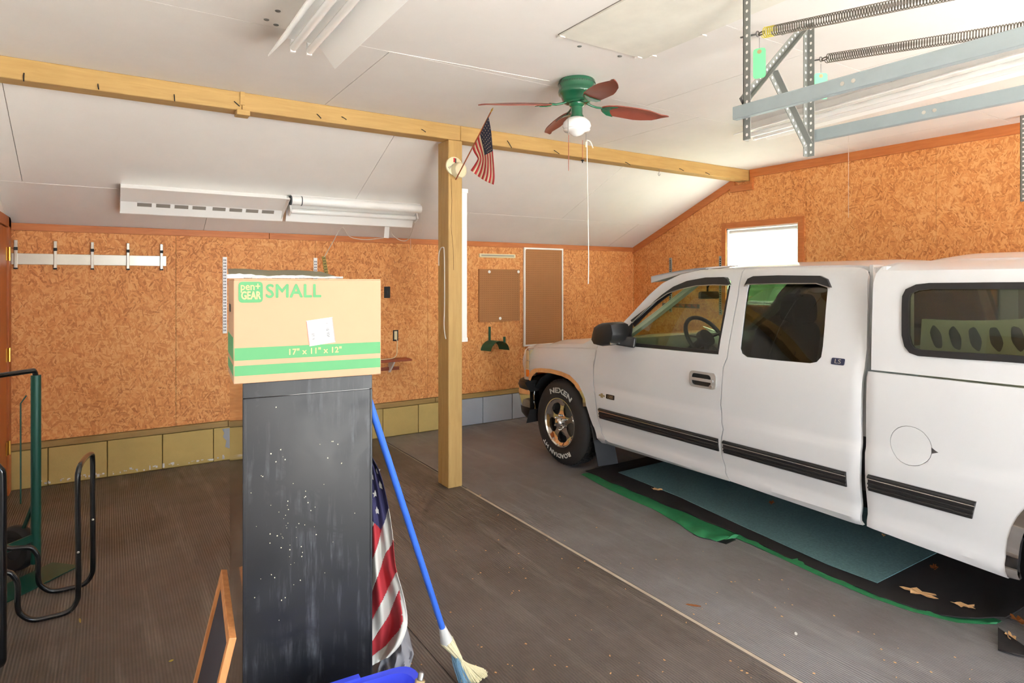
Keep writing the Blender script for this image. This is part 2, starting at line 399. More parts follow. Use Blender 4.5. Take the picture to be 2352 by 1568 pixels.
def glass(name, tint, refl=0.06):
    t = NT(name); t.n.remove(t.b)
    tr = t.node('ShaderNodeBsdfTransparent'); tr.inputs[0].default_value = (*tint, 1)
    gl = t.node('ShaderNodeBsdfGlossy'); gl.inputs['Roughness'].default_value = 0.01; gl.inputs[0].default_value = (1, 1, 1, 1)
    fr = t.node('ShaderNodeFresnel'); fr.inputs[0].default_value = 1.5
    ge = t.node('ShaderNodeNewGeometry'); fac = t.math('MULTIPLY', fr.outputs[0], t.math('SUBTRACT', 1.0, ge.outputs['Backfacing']))
    mx = t.node('ShaderNodeMixShader'); t.link(fac, mx.inputs[0]); t.link(tr.outputs[0], mx.inputs[1]); t.link(gl.outputs[0], mx.inputs[2]); t.link(mx.outputs[0], t.out.inputs[0])
    MT[name] = t.m
glass('glass_clear', (0.80, 0.86, 0.74)); glass('glass_tint', (0.32, 0.35, 0.30)); glass('glass_window', (0.92, 0.96, 0.93)); glass('glass_cap', (0.62, 0.64, 0.54))
def shade_mat():
    t = NT('roller_shade'); t.n.remove(t.b)
    d = t.node('ShaderNodeBsdfDiffuse'); d.inputs[0].default_value = (0.85, 0.82, 0.74, 1); tl = t.node('ShaderNodeBsdfTranslucent'); tl.inputs[0].default_value = (0.95, 0.92, 0.84, 1)
    mx = t.node('ShaderNodeMixShader'); mx.inputs[0].default_value = 0.65; t.link(d.outputs[0], mx.inputs[1]); t.link(tl.outputs[0], mx.inputs[2]); t.link(mx.outputs[0], t.out.inputs[0]); MT['roller_shade'] = t.m
shade_mat()
# ================================================================== THE ROOM
def struct(name, mb, m, label, parent=None, bevel=None, smooth=None):
    o = mb.build(name, m, parent, bevel=bevel, smooth=smooth)
    if parent is None: tag(o, label, None, None, 'structure')
    return o
def sbox(a, b): return MB().box(a, b)
# floor slab, driveway and outside ground
fl = struct('floor', sbox((XL - 0.15, YF - 0.15, -0.12), (XR + 0.15, YB + 0.15, -0.010)), 'concrete', 'bare concrete slab under the rubber matting')
struct('ground_outside', sbox((-14, -22, -0.3), (22, YF - 0.15, -0.06)), 'driveway_bounce', 'pale driveway outside the garage bays')  # ground out of view, kept pale to bounce daylight onto the ceiling
struct('lawn_outside', sbox((XR + 0.15, -1.1, -0.3), (22, 16, -0.06)), 'hedge', 'green lawn outside the gable window')

# --- back wall: backing, block course, sill plate, strand board sheets
wb = struct('wall_back', sbox((XL - 0.15, YB + 0.012, -0.1), (XR + 0.15, YB + 0.15, 2.25)), 'mortar', 'back wall with orange strand board above a block course')
x = XL; first = True; k = 0
xs = [XL] + [0.50 + 1.22 * i for i in range(5)] + [XR]
for i in range(len(xs) - 1):
    o = sbox((xs[i] + 0.0015, YB, 0.362), (xs[i + 1] - 0.0015, YB + 0.011, EZ - 0.01)).build('strand_board_sheet', 'osb', wb)
xs = [XL, -0.41, -0.01] + [-0.01 + 0.405 * i for i in range(1, 15)]
xs = [q for q in xs if q < XR - 0.1] + [XR]
for i in range(len(xs) - 1):
    m = 'block_yellow' if xs[i] < 3.0 else 'block_grey'
    sbox((xs[i] + 0.003, YB - 0.012, -0.0), (xs[i + 1] - 0.003, YB + 0.012, 0.302 + random.uniform(-.002, .002))).build('concrete_block', m, wb, bevel=0.004)
for (a, b) in ((XL, 0.92), (0.925, 3.02), (3.025, XR)):
    sbox((a, YB - 0.022, 0.308), (b, YB + 0.012, 0.358)).build('sill_plate', 'sill_wood', wb, bevel=0.003)
# bare grey patch where the yellow paint has come off
p = [onY(a, b, YB - 0.0125) for a, b in ((510, 985), (528, 982), (528, 1030), (517, 1026), (520, 1012), (512, 1003), (515, 994))]
MB().prism(p, (0, -0.002, 0)).build('bare_paint_patch', 'block_grey', wb)
cr = MB()
for i in range(60):
    xx = random.uniform(-0.5, 0.95); r = random.uniform(0.004, 0.012)
    cr.box((xx, YB - 0.02, 0.01 + random.uniform(0, 0.03)), (xx + r * 1.6, YB - 0.0119, 0.012 + r + random.uniform(0, 0.03)))
o = cr.build('paint_chips', 'paper', wb); o['kind'] = 'stuff'
# --- trims under the ceiling
for n, (a, b) in enumerate(((XL, 1.28), (1.285, XR))):
    struct('trim_%d' % (n + 1), sbox((a, YB - 0.02, 2.043), (b, YB, EZ)), 'trim_wood', 'dark orange stained trim board along top of back wall' + (', beside the shop lights' if n else ', above the tool rail'), bevel=0.002)
# --- gable wall on the right
def gz(y): return CZ if y < 4.48 else slz(y)
wr = None
gp = [(YF, -0.1), (YB + 0.02, -0.1), (YB + 0.02, EZ + 0.06), (4.48, CZ + 0.06), (YF, CZ + 0.06)]
hole = [(WINY[0], WINZ[0]), (WINY[1], WINZ[0]), (WINY[1], WINZ[1]), (WINY[0], WINZ[1])]
mb = sheet(MB(), gp, [hole], lambda y, z: (XR + 0.012, y, z), (0.13, 0, 0), 0.6)
wr = struct('wall_right', mb, 'mortar', 'gable wall of orange strand board with one window')
ys = [YF, -1.1, 0.10, 1.32, 2.54, 3.74, 4.78, 6.0, 6.25]
for i in range(len(ys) - 1):
    a, b = ys[i] + 0.0015, ys[i + 1] - 0.0015
    top = [(b, gz(b) - 0.01)] + ([(4.48, CZ - 0.01)] if a < 4.48 < b else []) + [(a, gz(a) - 0.01)]
    P = [(a, 0.36), (b, 0.36)] + top
    hs = []
    if a < WINY[0] and b > WINY[1]: hs = [hole]
    elif a < WINY[1] and b > WINY[0]: hs = [[(max(WINY[0], a + 0.01), WINZ[0]), (min(WINY[1], b - 0.01), WINZ[0]), (min(WINY[1], b - 0.01), WINZ[1]), (max(WINY[0], a + 0.01), WINZ[1])]]
    sheet(MB(), P, hs, lambda y, z: (XR, y, z), (0.011, 0, 0), 0.6).build('strand_board_sheet', 'osb', wr)
y = YF
while y < YB - 0.05:
    sbox((XR - 0.012, y + 0.003, 0), (XR + 0.012, min(y + 0.402, YB) - 0.003, 0.302)).build('concrete_block', 'block_grey', wr, bevel=0.004); y += 0.405
sbox((XR - 0.022, YF, 0.308), (XR + 0.012, YB, 0.358)).build('sill_plate', 'sill_wood', wr)
struct('trim_3', sbox((XR - 0.02, YF, CZ - 0.085), (XR, 4.40, CZ)), 'trim_wood_y', 'dark orange trim board along gable wall under flat ceiling', bevel=0.002)
mb = MB().prism([(XR - 0.02, 4.60, slz(4.60)), (XR - 0.02, YB, EZ), (XR - 0.02, YB, EZ - 0.085), (XR - 0.02, 4.60, slz(4.60) - 0.09)], (0.02, 0, 0))
struct('trim_4', mb, 'trim_wood_y', 'dark orange sloping trim board on gable wall below slanted ceiling')
struct('trim_5', sbox((XR - 0.022, 4.36, 2.66), (XR, 4.66, 2.735)), 'trim_wood_y', 'short orange block under the beam end on gable wall', bevel=0.002)
struct('trim_6', sbox((XR - 0.018, 4.36, 2.735), (XR, 4.40, 2.80)), 'trim_wood_y', 'small orange filler piece beside the beam end on gable wall')
# --- window in the gable wall
y0, y1 = WINY; z0, z1 = WINZ
win = MB()
win.box((XR - 0.018, y0 - 0.06, z0 - 0.06), (XR, y0, z1 + 0.065)); win.box((XR - 0.018, y1, z0 - 0.06), (XR, y1 + 0.06, z1 + 0.065)); win.box((XR - 0.019, y0, z1), (XR, y1, z1 + 0.065)); win.box((XR - 0.019, y0, z0 - 0.06), (XR, y1, z0))
w1 = struct('window_1', win, 'trim_wood_y', 'window with white roller shade in the gable wall behind the pickup', bevel=0.002)
for (a, b) in (((XR, y0, z0), (XR + 0.14, y0 + 0.015, z1)), ((XR, y1 - 0.015, z0), (XR + 0.14, y1, z1)), ((XR, y0, z0), (XR + 0.14, y1, z0 + 0.015)), ((XR, y0, z1 - 0.015), (XR + 0.14, y1, z1))):
    sbox(a, b).build('jamb', 'sash_white', w1)
zm = (z0 + z1) / 2
for (lo, hi, xo) in ((z0 + 0.015, zm + 0.02, 0.07), (zm - 0.02, z1 - 0.015, 0.10)):
    f = MB(); a, b = y0 + 0.015, y1 - 0.015
    f.box((XR + xo, a, lo), (XR + xo + 0.028, b, lo + 0.035)).box((XR + xo, a, hi - 0.035), (XR + xo + 0.028, b, hi)).box((XR + xo, a, lo), (XR + xo + 0.028, a + 0.035, hi)).box((XR + xo, b - 0.035, lo), (XR + xo + 0.028, b, hi))
    so = f.build('sash', 'sash_white', w1)
    sbox((XR + xo + 0.012, a + 0.035, lo + 0.035), (XR + xo + 0.016, b - 0.035, hi - 0.035)).build('pane', 'glass_window', so)
mb = MB().tube([(XR + 0.03, y0 + 0.03, z1 - 0.045), (XR + 0.03, y1 - 0.03, z1 - 0.045)], 0.022, 16)
ro = mb.build('shade_roller', 'sash_white', w1, smooth=40)
MB().grid(lambda u, v: Vector((XR + 0.029, lerp(y0 + 0.035, y1 - 0.035, u), lerp(1.72, z1 - 0.05, v))), 4, 4).build('roller_shade', 'roller_shade', w1, fixn=False)
sbox((XR + 0.024, y0 + 0.035, 1.705), (XR + 0.034, y1 - 0.035, 1.725)).build('shade_hem_bar', 'sash_white', w1)
# --- left wall with a door beside the corner
gpl = [(YF, -0.1), (YB + 0.02, -0.1), (YB + 0.02, EZ + 0.06), (4.48, CZ + 0.06), (YF, CZ + 0.06)]
wl = struct('wall_left', sheet(MB(), gpl, [], lambda y, z: (XL, y, z), (-0.14, 0, 0), 0.8), 'white_paint', 'white painted side wall at the picture edge')
d1 = struct('door_1', sbox((XL, 5.30, 0.0), (XL + 0.018, 6.08, 2.05)), 'door_wood', 'orange brown wooden door with brass hinges beside the corner', bevel=0.003)
sbox((XL, 6.09, 0.0), (XL + 0.03, 6.225, 2.135)).build('casing', 'door_wood', d1, bevel=0.003)
sbox((XL, 5.20, 2.055), (XL + 0.03, 6.225, 2.135)).build('casing', 'door_wood', d1, bevel=0.003)
sbox((XL, 5.18, 0.0), (XL + 0.03, 5.29, 2.135)).build('casing', 'door_wood', d1, bevel=0.003)
for z in (1.80, 1.03, 0.32):
    h = MB().box((XL + 0.019, 6.03, z), (XL + 0.024, 6.14, z + 0.10)).tube([(XL + 0.034, 6.085, z - 0.003), (XL + 0.034, 6.085, z + 0.103)], 0.008, 10)
    h.build('hinge', 'brass', d1)
# --- front wall out of view, its open vehicle bays placed and sized for the daylight
xsF = [XL, BAYS[0][0], BAYS[0][1], BAYS[1][0], BAYS[1][1], XR]
fw = MB()
for a, b in ((xsF[0], xsF[1]), (xsF[2], xsF[3]), (xsF[4], xsF[5])): fw.box((a, YF - 0.15, -0.1), (b, YF, CZ))
for a, b in BAYS: fw.box((a, YF - 0.15, BAYH), (b, YF, CZ))
struct('wall_front', fw, 'white_paint', 'front wall with two open vehicle bays')
# --- ceiling: flat drywall sheets, slanted sheets
ce = struct('ceiling', sbox((XL - 0.14, YF - 0.15, CZ + 0.012), (XR + 0.14, BY + 0.2, CZ + 0.10)), 'seam_dark', 'white painted drywall ceiling, flat towards the bays and slanted at the back')
rows = [(YF, -0.46, [0.76, 3.2, 5.64]), (-0.46, 0.76, [-0.4, 2.0, 4.44]), (0.76, 1.98, [1.28, 3.72]), (1.98, 3.20, [0.76, 3.20, 5.64]), (3.20, 4.44, [1.28, 3.76])]
for a, b, cuts in rows:
    q = [XL] + cuts + [XR]
    for i in range(len(q) - 1):
        sbox((q[i] + 0.002, a + 0.002, CZ), (q[i + 1] - 0.002, b - 0.002, CZ + 0.011)).build('drywall_sheet', 'ceiling_paint', ce)
sb = MB().prism([(XL - 0.1, 4.40, slz(4.40) + 0.10), (XL - 0.1, YB + 0.1, slz(YB + 0.1) + 0.10), (XL - 0.1, YB + 0.1, slz(YB + 0.1) + 0.012), (XL - 0.1, 4.40, slz(4.40) + 0.012)], (XR - XL + 0.2, 0, 0)).build('slanted_backing', 'seam_dark', ce)
for a, b, cuts in ((4.45, 5.67, [-0.52, 1.90, 4.34]), (5.67, YB + 0.005, [0.72, 3.14, 5.55])):
    q = [XL] + cuts + [XR]
    for i in range(len(q) - 1):
        u, v_ = q[i] + 0.002, q[i + 1] - 0.002; a2, b2 = a + 0.002, b - 0.002
        MB().prism([(u, a2, slz(a2)), (u, b2, slz(b2)), (u, b2, slz(b2) + 0.011), (u, a2, slz(a2) + 0.011)], (v_ - u, 0, 0)).build('drywall_sheet', 'ceiling_paint', ce)
# caulk lines and screw washers
MB().bar((1.27, 3.20, CZ), (2.30, 3.13, CZ), 0.010, 0.004).build('caulk_line', 'caulk', ce)
MB().bar((-0.5, 5.672, slz(5.672) - 0.001), (0.08, 5.672, slz(5.672) - 0.001), 0.012, 0.004).build('caulk_line', 'caulk', ce)
for (a, b) in ((634, 57), (638, 25), (612, 45), (1331, 106), (1424, 129)):
    q = onZ(a, b, CZ); MB().lathe([(0.0, -0.004), (0.011, -0.003), (0.013, 0.0)], Matrix.Translation(q), 14).build('screw_washer', 'iron', ce)
q = [onZ(a, b, CZ) for a, b in ((1645, 12), (1672, 0))]; MB().bar(q[0], q[1] + (q[1] - q[0]) * 2, 0.006, 0.003).build('ceiling_crack', 'seam_dark', ce)
q = [onZ(a, b, CZ) for a, b in ((1795, 80), (1858, 58))]; MB().bar(q[0], q[1], 0.010, 0.004).build('ceiling_crack', 'iron', ce)
# attic hatch
hx0, hx1, hy0, hy1 = 1.905, 2.50, 1.62, 2.51
ha = thing('attic_hatch', (2.2, 2.1, CZ), 'square white painted attic hatch panel set against the flat ceiling', 'hatch')
sbox((hx0, hy0, CZ - 0.011), (hx1, hy1, CZ)).build('hatch_panel', 'hatch_paint', ha, bevel=0.002)
for (a, b) in (((hx0 - 0.004, hy0 - 0.004), (hx0, hy1 + 0.004)), ((hx1, hy0 - 0.004), (hx1 + 0.004, hy1 + 0.004)), ((hx0, hy1), (hx1, hy1 + 0.004)), ((hx0, hy0 - 0.004), (hx1, hy0))):
    sbox((a[0], a[1], CZ - 0.002), (b[0], b[1], CZ)).build('hatch_seam', 'seam_dark', ha)
for (a, b) in ((hx0 + 0.01, hy1), (hx1 - 0.05, hy1), (hx1, hy1 - 0.06), (hx1, hy1 - 0.4), (hx0, hy0 + 0.1)):
    sbox((a - 0.012, b - 0.014, CZ - 0.016), (a + 0.02, b + 0.012, CZ - 0.008)).build('clip', 'caulk', ha)
# --- beam and post
be = thing('ceiling_beam', (2.7, BY, 2.75), 'long ochre painted timber beam running under the ceiling', 'beam', kind='structure')
for (a, b) in ((XL, 0.735), (0.737, 2.362), (2.364, XR)):
    sbox((a, BY, 2.764), (b, BY + 0.135, CZ)).build('beam_section', 'ochre_x', be, bevel=0.006)
for (a, b, dx, dz) in ((55, 168, 0.0, -0.05), (225, 193, 0.004, -0.035), (400, 217, 0.002, -0.045), (538, 233, 0.03, -0.03), (728, 262, 0.025, -0.03), (785, 268, 0.03, -0.02), (968, 297, 0.03, -0.02), (1165, 323, 0.035, -0.06), (1272, 345, 0.05, -0.03), (1436, 372, 0.05, -0.025), (1560, 387, 0.05, -0.02), (1620, 396, 0.05, -0.02)):
    q = onY(a, b, BY); MB().tube([q, q + Vector((dx * 0.2, -0.012, dz * 0.3)), q + Vector((dx, -0.016, dz))], 0.0032, 6).build('bent_nail', 'black_matte', be)
nb = thing('beam_cable_block', (0.748, BY - 0.01, 2.75), 'small ochre painted block and cable strip fixed on the beam', 'fixture')
sbox((0.725, BY - 0.012, 2.80), (0.752, BY, CZ)).build('cable_strip', 'ochre_x', nb)
sbox((0.700, BY - 0.035, 2.728), (0.782, BY + 0.06, 2.7635)).build('block', 'ochre_x', nb, bevel=0.004)
PX0, PX1, PY0, PY1 = 2.256, 2.380, 4.412, 4.600
po = thing('support_post', (2.318, 4.5, 0), 'square ochre painted timber post holding up the beam', 'post', kind='structure')
sbox((PX0, PY0, 0.0), (PX1, BY + 0.132, 2.763)).build('post_timber', 'ochre_z', po, bevel=0.007)
sbox((PX0, BY + 0.132, 0.0), (PX1, PY1, 2.763)).build('post_timber', 'ochre_z', po, bevel=0.007)
cp = [onY(a, b, PY0 - 0.0005) for a, b in ((1036, 410), (1038, 460), (1036, 520), (1041, 570), (1042, 620))]
MB().tube(cp, 0.0015, 5).build('timber_crack', 'hole', po)
# --- rubber matting on the floor
mats = [(XL, 1.19, 'rubber_mat', 'dark ribbed rubber mat by the side wall and hand truck'), (1.195, 2.365, 'rubber_mat', 'brown ribbed rubber mat between the cabinet and the post'),
        (2.390, 4.10, 'rubber_mat_grey', 'grey ribbed rubber mat running along the driver side of the pickup'), (4.105, XR, 'rubber_mat_grey', 'grey rubber mat hidden below the pickup beside gable wall')]
def matz(x, y):
    z = 0
    for (c, a, w_) in ((2.68, 0.012, 0.035), (2.93, 0.010, 0.05), (1.70, 0.008, 0.03)): z += a * math.exp(-((x - c) / w_) ** 2) * (0.5 + 0.5 * math.sin(y * 1.3 + c * 5)) * (1 if 1.0 < y < 3.8 else 0)
    return z
for (a, b, m, lab) in mats:
    nu = max(10, int((b - a) / 0.03)); 
    mb = MB().grid(lambda u, v: Vector((lerp(a, b, u), lerp(YF - 0.1, YB - 0.02, v), -0.001 + matz(lerp(a, b, u), lerp(YF - 0.1, YB - 0.02, v)))), nu, 40, (0, 0, -0.009))
    tag(mb.build('rubber_mat', m, smooth=60), lab, 'mat', 'rubber floor mats')
st = sbox((2.367, YF, -0.0098), (2.388, 4.35, -0.003)).build('mat_seam_strip', 'bare_seam'); tag(st, 'pale dusty strip of floor showing between two rubber mats', 'strip')
# ================================================================== THE PICKUP
XS = 3.36; XC = 4.36          # driver-side skin and centre plane
cab_t = table([(0.30, .080), (0.325, .042), (0.347, .018), (0.37, .013), (0.395, .019), (0.42, .029), (0.45, .027), (0.52, .010), (0.60, .0), (0.735, .0), (0.76, .011), (0.85, .012), (1.0, .016), (1.10, .026), (1.17, .045), (1.25, .07), (1.40, .115), (1.52, .155), (1.62, .192), (1.68, .225), (1.715, .265), (1.737, .32)])
bed_t = table([(0.28, .06), (0.31, .030), (0.335, .012), (0.36, .008), (0.385, .014), (0.41, .022), (0.46, .018), (0.56, .003), (0.62, .0), (0.735, .0), (0.76, .010), (0.9, .010), (1.05, .012), (1.19, .022)])
cap_t = table([(1.17, .03), (1.22, .032), (1.30, .036), (1.45, .048), (1.58, .064), (1.65, .082), (1.69, .105), (1.72, .15), (1.742, .22), (1.755, .34)])
def ftop(y): return 1.075 - 0.085 * max(0, (y - 3.9) / 1.1) ** 1.3
def corner(t):
    t = max(0.0, min(0.98, t)); return 1 - math.sqrt(1 - t * t)
cab_edge = table([(0.3, 1.79), (0.47, 1.785), (0.70, 1.779), (0.93, 1.783), (1.095, 1.784), (1.175, 1.781), (1.28, 1.786), (1.51, 1.82), (1.64, 1.839), (1.69, 1.853), (1.74, 1.86)])
def fx_cab(y, z): return XS + cab_t(z) + 0.035 * corner((cab_edge(z) + 0.055 - y) / 0.060)
def fx_fend(y, z):
    d = z - (ftop(y) - 0.17); r = 0.10 * max(0, d / 0.17) ** 2.2
    base = 0.0 if z > 0.6 else (0.6 - z) ** 2 * 0.45
    b2 = 0.008 * max(0, min(1, (z - 0.74) / 0.02))
    k = max(0, min(1, (4.35 - y) / 0.5)); base = base * (1 - k) + k * cab_t(min(z, 0.75))
    return XS + base + b2 + r + 0.10 * corner((y - 4.70) / 0.40)
def fx_bed(y, z): return XS + bed_t(z) + 0.012 * corner((y - 1.725) / 0.034)
def fx_cap(y, z): return XS + cap_t(z)
def sp(fx, px, py):
    """photo pixel -> (y, z) on a skin x = fx(y, z)"""
    x = XS
    for _ in range(12):
        q = onX(px, py, x); x = 0.5 * x + 0.5 * fx(q.y, q.z)
    q = onX(px, py, x); return (q.y, q.z)
def spl(fx, l): return [sp(fx, a, b) for a, b in l]
tr = thing('pickup_truck', (XC, 2.4, 0), 'white extended-cab pickup truck with matching white topper, parked beside gable wall', 'pickup truck')
def panel(name, outer, holes, fx, m, parent, thick=0.02, off=0.0, step=0.05, both=True, smooth=35):
    """a skin panel on the driver side and its mirror image on the other side"""
    res = []
    for s in ((1, -1) if both else (1,)):
        fn = (lambda y, z: (fx(y, z) - off, y, z)) if s > 0 else (lambda y, z: (2 * XC - fx(y, z) + off, y, z))
        mb = sheet(MB(), outer, holes, fn, (thick * s, 0, 0), step)
        res.append(mb.build(name, m, parent if not isinstance(parent, (list, tuple)) else parent[0 if s > 0 else 1], smooth=smooth))
    return res if both else res[0]
# outlines ---------------------------------------------------------------
door_rear = [(1709, 618), (1702, 633), (1693, 685), (1683, 738), (1673, 791), (1669, 822), (1660, 844), (1656, 896), (1654, 930), (1656, 969), (1660, 986), (1656, 1006), (1658, 1052), (1665, 1083), (1676, 1105)]
door_front = [(1395, 1020), (1392, 1010), (1383, 994), (1376, 972), (1371, 939), (1368, 908), (1364, 884), (1364, 847), (1368, 822), (1372, 800), (1378, 786)]
apillar = [(1398, 764), (1430, 742), (1456, 715), (1490, 678), (1522, 650), (1564, 630), (1609, 620), (1650, 617)]
fdoor = spl(fx_cab, door_rear + door_front + apillar)
fwin_px = [(1445, 795), (1650, 814), (1655, 780), (1666, 722), (1677, 660), (1679, 646), (1672, 637), (1650, 636), (1610, 639), (1572, 649), (1540, 666), (1500, 700), (1470, 727), (1447, 747), (1432, 756), (1429, 772), (1432, 788)]
fwin = spl(fx_cab, fwin_px)
fd = panel('front_door', fdoor, [fwin], fx_cab, 'car_white', tr, step=0.028)
rdoor_px = [(a + 2.2, b) for a, b in door_rear] + [(1982, 1206), (1978, 1150), (1976, 1050), (1977, 950), (1980, 880), (1986, 845), (1991, 800), (1993, 700), (1994, 635), (1990, 622), (1978, 615), (1955, 613), (1880, 613), (1780, 614)]
rdoor = spl(fx_cab, rdoor_px); 
rwin_px = [(1700, 800), (1704, 812), (1715, 820), (1790, 828), (1860, 834), (1876, 831), (1886, 820), (1890, 795), (1894, 750), (1901, 665), (1899, 645), (1885, 638), (1735, 638), (1722, 645), (1716, 670), (1706, 750)]
rwin = spl(fx_cab, rwin_px)
rd = panel('rear_door', rdoor, [rwin], fx_cab, 'car_white', tr, step=0.028)
# fender
fend_px = [(1203, 870), (1203, 815), (1206, 803), (1214, 796), (1233, 790), (1290, 789), (1340, 789), (1374, 773), (1395, 762), (1376, 786), (1370, 800), (1366, 822), (1362, 847), (1362, 884), (1366, 908), (1369, 939), (1374, 972), (1381, 994), (1390, 1010), (1392, 1019),
           (1382, 1017), (1379, 1014), (1369, 996), (1361, 975), (1353, 952), (1347, 932), (1345, 916), (1340, 904), (1334, 891), (1323, 875), (1309, 861), (1290, 853), (1266, 847), (1242, 845), (1229, 846), (1221, 850), (1215, 859), (1215, 872)]
fend = spl(fx_fend, fend_px)
fe = panel('front_fender', fend, [], fx_fend, 'car_white', tr, step=0.035)
arch_o = [(1215, 872), (1215, 859), (1221, 850), (1229, 846), (1242, 845), (1266, 847), (1290, 853), (1309, 861), (1323, 875), (1334, 891), (1340, 904), (1345, 916), (1347, 933)]
arch_i = [(1340, 933), (1339, 915), (1331, 899), (1320, 883), (1305, 870), (1290, 863), (1266, 857), (1246, 855), (1232, 855), (1223, 864), (1219, 874)]
panel('wheel_arch_trim', spl(fx_fend, arch_o + arch_i), [], fx_fend, 'chrome', tr, thick=0.03, off=0.004, step=0.03)
# bed side with rear arch and fuel door
RWY, WR = 0.66, 0.375
bed = spl(fx_bed, [(1994, 847), (1990, 866), (1986, 920), (1984, 1000), (1986, 1100), (1991, 1208)]); bed = [(min(y, 1.76), z - (0.012 if k == 0 else 0)) for k, (y, z) in enumerate(bed)]
arch = [(RWY + 0.485 * math.cos(a), 0.39 + 0.485 * math.sin(a)) for a in [math.radians(-9 + 198 * k / 28) for k in range(29)]]
bedp = bed + [(RWY + 0.485 * math.cos(math.radians(-9)) + 0.002, 0.305)] + arch + [(RWY - 0.485, 0.33), (-0.52, 0.40), (-0.55, 0.7), (-0.55, 1.182)]
fuel = [(1.537 + 0.098 * math.cos(2 * PI * k / 28), 0.818 + 0.098 * math.sin(2 * PI * k / 28)) for k in range(28)]
bd = panel('bed_side', bedp, [fuel], fx_bed, 'car_white', tr, step=0.032)
panel('fuel_door', [(1.537 + 0.0955 * math.cos(2 * PI * k / 28), 0.818 + 0.0955 * math.sin(2 * PI * k / 28)) for k in range(28)], [], fx_bed, 'car_white', bd, off=-0.001, both=True, step=0.04)
panel('fuel_door_notch', [(1.442, 0.83), (1.425, 0.818), (1.412, 0.812), (1.425, 0.806), (1.441, 0.80)], [], fx_bed, 'steel', bd, off=0.001, thick=0.004)
a2 = [(RWY + 0.44 * math.cos(a), 0.39 + 0.44 * math.sin(a)) for a in [math.radians(189 - 198 * k / 28) for k in range(29)]]
panel('wheel_arch_trim', arch + a2, [], fx_bed, 'chrome', tr, thick=0.03, off=0.004, step=0.05)
# topper
cwo_px = [(2073, 700), (2074, 680), (2082, 664), (2106, 653), (2136, 649.5), (2200, 649), (2300, 648), (2352, 647.5)]
cwb_px = [(2352, 834), (2300, 830), (2200, 824), (2136, 819), (2110, 817), (2091, 810), (2079, 795), (2073, 770)]
cwo = spl(fx_cap, cwo_px); cwb = spl(fx_cap, cwb_px)
ytail = 0.05; cr_ = 0.09
rearc = [(ytail + cr_, cwo[-1][1]), (ytail + 0.02, cwo[-1][1] - 0.03), (ytail, cwo[-1][1] - cr_), (ytail, cwb[0][1] + cr_), (ytail + 0.02, cwb[0][1] + 0.03), (ytail + cr_, cwb[0][1])]
capwin_o = cwo + rearc + cwb
zt, zb = cwo[-1][1], cwb[0][1]
def shrink(P, d):
    cx = sum(p[0] for p in P) / len(P); out = []
    for i in range(len(P)):
        a = Vector(P[i - 1]); b = Vector(P[(i + 1) % len(P)]); t = (b - a).normalized(); n = Vector((-t.y, t.x))
        q = Vector(P[i]) + n * d
        if not inpoly(q.x, q.y, P): q = Vector(P[i]) - n * d
        out.append((q.x, q.y))
    return out
capwin_i = shrink(capwin_o, 0.032)
cap_px = [(2352, 882), (2001, 849), (2002, 780), (2004, 700), (2006, 650), (2012, 628), (2026, 612), (2060, 602)]
capp = spl(fx_cap, cap_px)[1:]; 
cyt = capp[-1]
capp = capp + [(1.45, 1.7545), (0.6, 1.755), (-0.42, 1.753), (-0.53, 1.72), (-0.56, 1.5), (-0.56, 1.196)]
cpn = panel('topper_side', capp, [capwin_o], fx_cap, 'car_white', tr)
panel('topper_window_seal', capwin_o, [capwin_i], fx_cap, 'trim_black', cpn, thick=0.022, off=0.010, step=0.04)
panel('topper_window_glass', capwin_i, [], fx_cap, 'glass_cap', cpn, thick=0.003, off=-0.006, step=0.08)
# topper roof and ends
def cap_roof(u, v):
    x = lerp(XS + 0.335, 2 * XC - XS - 0.335, u); y = lerp(1.72, -0.53, v)
    s = 2 * u - 1; f = max(0, (y - 1.50) / 0.22); g = max(0, (-0.35 - y) / 0.2)
    return Vector((x, y, 1.755 + 0.05 * (1 - s * s) - 0.05 * f ** 2.2 - 0.06 * g ** 2))
MB().grid(cap_roof, 16, 24, (0, 0, -0.02)).build('topper_roof', 'car_white', tr, smooth=50)
def cap_front(u, v):
    x = lerp(XS + 0.12, 2 * XC - XS - 0.12, u); z = lerp(1.20, 1.745, v); return Vector((x, 1.69 - 0.02 * v ** 3, z))
fr = MB()
fr.box((XS + 0.12, 1.705, 1.20), (XS + 0.42, 1.722, 1.72)).box((2 * XC - XS - 0.42, 1.705, 1.20), (2 * XC - XS - 0.12, 1.722, 1.72)).box((XS + 0.42, 1.705, 1.60), (2 * XC - XS - 0.42, 1.722, 1.74)).box((XS + 0.42, 1.705, 1.20), (2 * XC - XS - 0.42, 1.722, 1.28))
fr.build('topper_front_frame', 'car_white', tr)
sbox((XS + 0.42, 1.712, 1.28), (2 * XC - XS - 0.42, 1.716, 1.60)).build('topper_front_glass', 'glass_cap', tr)
fr = MB().box((XS + 0.1, -0.55, 1.20), (2 * XC - XS - 0.1, -0.53, 1.30)).box((XS + 0.3, -0.55, 1.62), (2 * XC - XS - 0.3, -0.53, 1.74)).box((XS + 0.1, -0.55, 1.30), (XS + 0.22, -0.53, 1.62)).box((2 * XC - XS - 0.22, -0.55, 1.30), (2 * XC - XS - 0.1, -0.53, 1.62))
fr.build('topper_rear_frame', 'car_white', tr)
sbox((XS + 0.22, -0.542, 1.30), (2 * XC - XS - 0.22, -0.538, 1.62)).build('topper_rear_glass', 'glass_cap', tr)
sbox((XS + 0.03, -0.56, 0.62), (2 * XC - XS - 0.03, -0.53, 1.19)).build('tailgate', 'car_white', tr, bevel=0.012)
